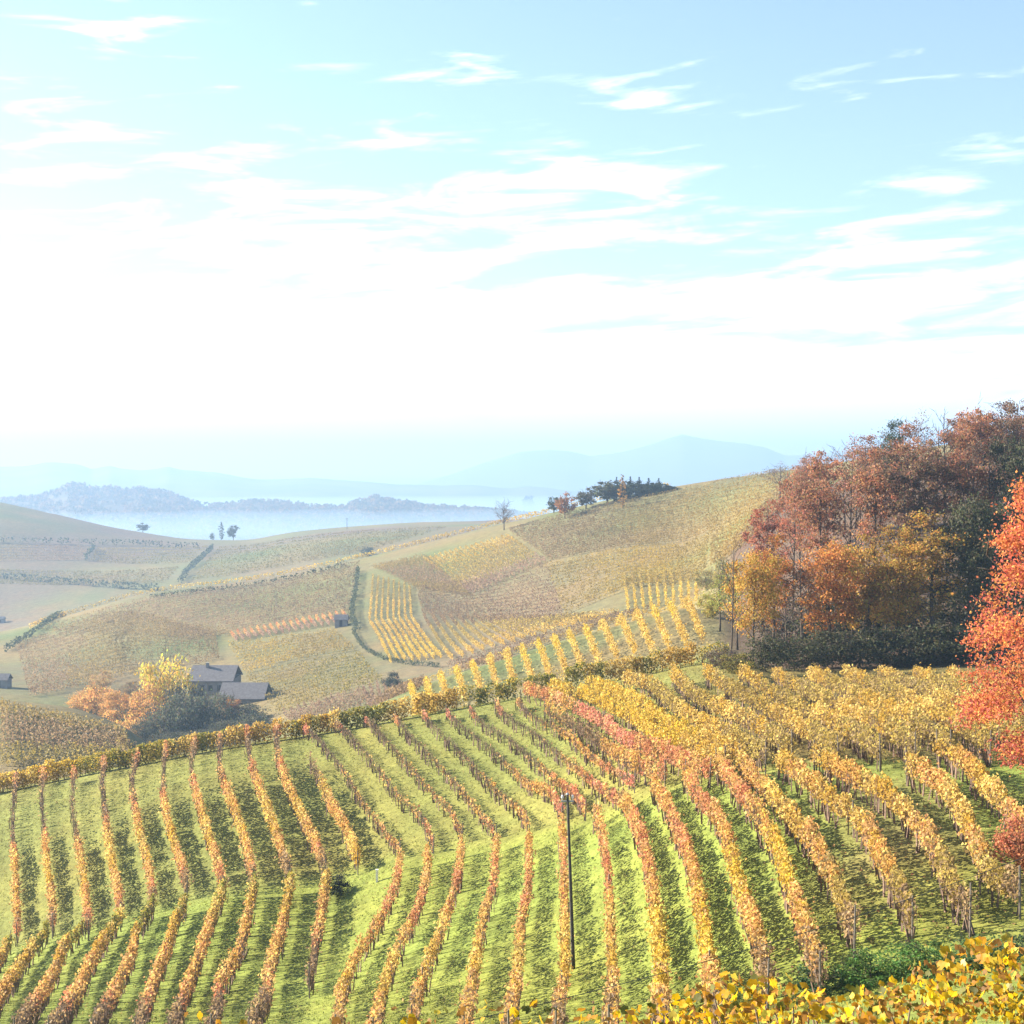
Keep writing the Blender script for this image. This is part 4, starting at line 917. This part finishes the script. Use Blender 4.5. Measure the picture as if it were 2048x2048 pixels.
def distant_wood():
    a = np.array(WOOD, float); n = 5200
    px = rng.uniform(-300, 1150, n); sdn = rng.random(n)**1.6
    py = np.interp(px, a[:, 0], a[:, 1]) + 9; d0 = 3300.0; zt = (HY - py) / FPX * d0
    y = d0 - sdn * 800; f = np.clip(1 - sdn * 800 / 900, 0, 1)**1.15
    z = CZ - 125 + (zt + 125) * f; x = (px - CX) / FPX * y
    c = np.stack([x, y, z + 3], 1); r = rng.uniform(4, 8.5, n) * (0.7 + 0.9 * np.clip(fbm(px / 60, px * 0, 2, 5) + .3, 0, 1))
    k = np.repeat(np.arange(n), 9); P = c[k] + rand_dirs(len(k)) * (r[k] * 0.75)[:, None] * np.array([1, 1, 0.9])
    V, F = leaf_quads(P, r[k] * 1.0, 0.2)
    pal = np.array([(0.10, 0.085, 0.045), (0.16, 0.10, 0.055), (0.07, 0.075, 0.04), (0.20, 0.13, 0.07)])
    C = pal[rng.integers(0, 4, n)][k] * rng.uniform(0.8, 1.2, (len(k), 1))
    o = mesh_np('distant_wood', V, F, M_LEAF, col=np.repeat(C, 4, 0)); tag(o, 'blue hazy wooded ridge rising out of the valley fog', 'wood', kind='stuff')
distant_wood()
ridge('hills', 6500, [(-1200,945),(-400,940),(0,933),(60,930),(105,924),(150,928),(185,938),(220,930),(240,936),(280,941),(310,938),(335,932),(360,938),(430,945),(480,955),(530,960),(620,955),(700,962),(800,970),(900,970),(1000,975),(1060,972),(1150,982),(1400,985),(2900,985)], 1800, 1200, M_FARHILL, (18, 160), 41, 700)
ridge('mountain', 9600, [(300,985),(700,980),(820,972),(900,950),(960,930),(1040,905),(1100,900),(1140,902),(1180,912),(1240,905),(1300,890),(1340,876),(1365,870),(1400,878),(1440,884),(1490,888),(1530,895),(1570,910),(1620,908),(1700,898),(1760,890),(1850,900),(2000,930),(2500,960),(3000,985)], 1700, 900, M_MOUNT, (24, 700), 51, 500)

# ------------------------------------------------------------------ haze
HAZE_D = 0.00027
def haze():
    m, n, l = mat_new('haze_air'); out = n.new('ShaderNodeOutputMaterial'); v = n.new('ShaderNodeVolumePrincipled')
    v.inputs['Color'].default_value = (0.31, 0.46, 0.68, 1); v.inputs['Density'].default_value = HAZE_D
    v.inputs['Anisotropy'].default_value = 0.25
    l.new(v.outputs[0], out.inputs['Volume'])
    try: m.cycles.homogeneous_volume = True
    except Exception: pass
    mb = MB(); zlo, zhi = CZ - 140, CZ + 345
    mb.box((0, 6350, (zlo + zhi) / 2), (18500, 13600, zhi - zlo))
    o = mb.build('haze', m); tag(o, 'pale blue autumn haze hanging over the valleys and far hills', 'haze', kind='stuff')
haze()
def fog():
    m, n, l = mat_new('fog_air'); out = n.new('ShaderNodeOutputMaterial'); v = n.new('ShaderNodeVolumePrincipled')
    v.inputs['Color'].default_value = (0.46, 0.63, 0.82, 1); v.inputs['Density'].default_value = 0.0009; v.inputs['Anisotropy'].default_value = 0.2
    l.new(v.outputs[0], out.inputs['Volume'])
    try: m.cycles.homogeneous_volume = True
    except Exception: pass
    mb = MB(); zlo, zhi = CZ - 130, CZ - 64
    mb.box((0, 4000, (zlo + zhi) / 2), (9000, 4400, zhi - zlo))
    o = mb.build('valley_fog', m); tag(o, 'low white fog lying in the far valley below the wooded hills', 'fog', kind='stuff')
fog()

# ------------------------------------------------------------------ foreground vine with big yellow leaves
def leaf_shape(seed, s=1.0):
    """a five-lobed vine leaf, slightly cupped, built of a fan of quads"""
    rs = np.random.default_rng(seed)
    ang = np.linspace(-math.pi * 0.86, math.pi * 0.86, 13); rad = []
    for k in range(13): rad.append((1.0 if k % 3 == 0 else 0.84) * (1.0 + 0.10 * (k == 6)) * rs.uniform(0.86, 1.12))
    pts = [(0, -0.08, 0)]
    for a, r in zip(ang, rad):
        x, y = math.sin(a) * r * 0.5, math.cos(a) * r * 0.5; pts.append((x, y, 0.16 * (x*x + y*y) + 0.05 * rs.normal() + 0.08 * abs(x)))
    V = np.array(pts) * s; F = []
    for k in range(1, 13): F.append((0, k, k + 1))
    return V, np.array(F)
FGPAL = [(0.72, 0.46, 0.010), (0.62, 0.36, 0.015), (0.52, 0.24, 0.02), (0.70, 0.52, 0.06), (0.72, 0.62, 0.30), (0.34, 0.17, 0.04), (0.16, 0.16, 0.03)]  # the palest entry paints back-lit glare into single leaves
def foreground():
    shapes = [leaf_shape(900 + i) for i in range(5)]
    mats = {}
    me_list = []
    for i, (V, F) in enumerate(shapes):
        o = mesh_np('leaf', V, F, M_LEAF, col=np.ones((len(V), 3)), smooth=True); me_list.append(o.data); bpy.data.objects.remove(o)
    topx = [300, 420, 700, 830, 1000, 1150, 1300, 1400, 1500, 1600, 1680, 1760, 1850, 1930, 1990, 2048, 2120]
    topy = [2060, 2042, 2050, 2030, 2030, 2035, 2020, 1985, 1960, 1975, 2010, 1978, 1950, 1915, 1888, 1905, 1915]
    dn = [0.04, 0.12, 0.05, 0.25, 0.25, 0.25, 0.6, 1, 1, 1, 1, 1, 1, 1, 1, 1, 1]
    P0 = np.array([(1400 - CX) / FPX * 12.4, 12.4, float(ground_z(1.6, 12.4))])
    root = empty('foreground_vine', P0); tag(root, 'foreground vine with large bright yellow leaves along the bottom edge', 'vine')
    def sample(n):
        px = rng.uniform(290, 2125, n); k = rng.random(n) < np.interp(px, topx, dn); px = px[k]; n = len(px)
        top = np.interp(px, topx, topy) + 14 * fbm(px / 25, px * 0, 2, 77) * 3
        h = rng.random(n)**0.8; py = top + h * 170; d = rng.uniform(11.4, 13.4, n)
        return np.stack([(px - CX) / FPX * d, d, CZ + (HY - py) / FPX * d], 1), h
    P, h = sample(1100)
    # single leaves on the outside, nearest to the eye and in view
    cntl = 0; vis = []
    for p in P:
        py = HY - (p[2] - CZ) / p[1] * FPX
        if py < 2045 and cntl < 290:
            o = link_mesh('leaf', me_list[random.randrange(5)], root, p - P0, (random.uniform(0.2, 1.7), random.uniform(-.8, .8), random.uniform(-2.2, 2.2)), (random.uniform(.055, .112),) * 3)
            c = np.array(FGPAL[min(6, int(abs(random.gauss(0, 2.4))))]) * random.uniform(0.85, 1.1); o.color = (*c, 1); cntl += 1
    # the rest of the foliage in one part
    P, h = sample(4000); P[:, 1] += 0.25; Vs = []; Cs = []; Fs = []; k = 0
    from mathutils import Euler
    for p in P:
        V, F = shapes[random.randrange(5)]; Rm = np.array(Euler((random.uniform(0.1, 1.8), random.uniform(-.9, .9), random.uniform(-3, 3))).to_matrix())
        Vs.append(V @ Rm.T * random.uniform(.05, .108) + p - P0); Fs.append(F + k); k += len(V)
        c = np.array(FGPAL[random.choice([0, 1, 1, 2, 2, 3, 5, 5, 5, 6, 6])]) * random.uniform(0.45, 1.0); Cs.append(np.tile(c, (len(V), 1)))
    o = mesh_np('foliage', np.vstack(Vs), np.vstack(Fs), M_LEAF, root, col=np.vstack(Cs), smooth=True); o['kind'] = 'stuff'
    mb = MB()
    for i in range(26):
        px = random.uniform(700, 2100); d = random.uniform(12.0, 12.9); x = (px - CX) / FPX * d; zb = float(ground_z(x, d)); zt = CZ + (HY - np.interp(px, topx, topy) - 30) / FPX * d
        q = np.linspace(0, 1, 6)[:, None]; A = np.array([x, d, zb - .1]); B = np.array([x + random.uniform(-.3, .3), d + random.uniform(-.3, .3), zt])
        Pp = A + (B - A) * q + np.array([math.sin(i) * .12, 0, 0]) * np.sin(q * 3.1); mb.tube(Pp - P0, np.linspace(.03, .006, 6), 5)
    mb.build('canes', M_CANE, root, smooth=True)['kind'] = 'stuff'
foreground()
# green brambles between the foreground vine and the right-hand rows
for k, (px, by, hp, wp, c) in enumerate([(1650,1985,70,120,(0.05,0.10,0.035)),(1740,1965,75,150,(0.09,0.17,0.035)),(1850,1945,70,170,(0.10,0.18,0.04)),(1960,1925,60,150,(0.09,0.15,0.05)),(2050,1915,60,130,(0.08,0.13,0.05))]):
    put_px('shrub%d' % (k % 3), px, by, by - hp, wp, c, 'low green bramble bush above the foreground leaves, %s from the left' % ORD[k], 'shrub', 'brambles above the foreground vine', 'bramble')
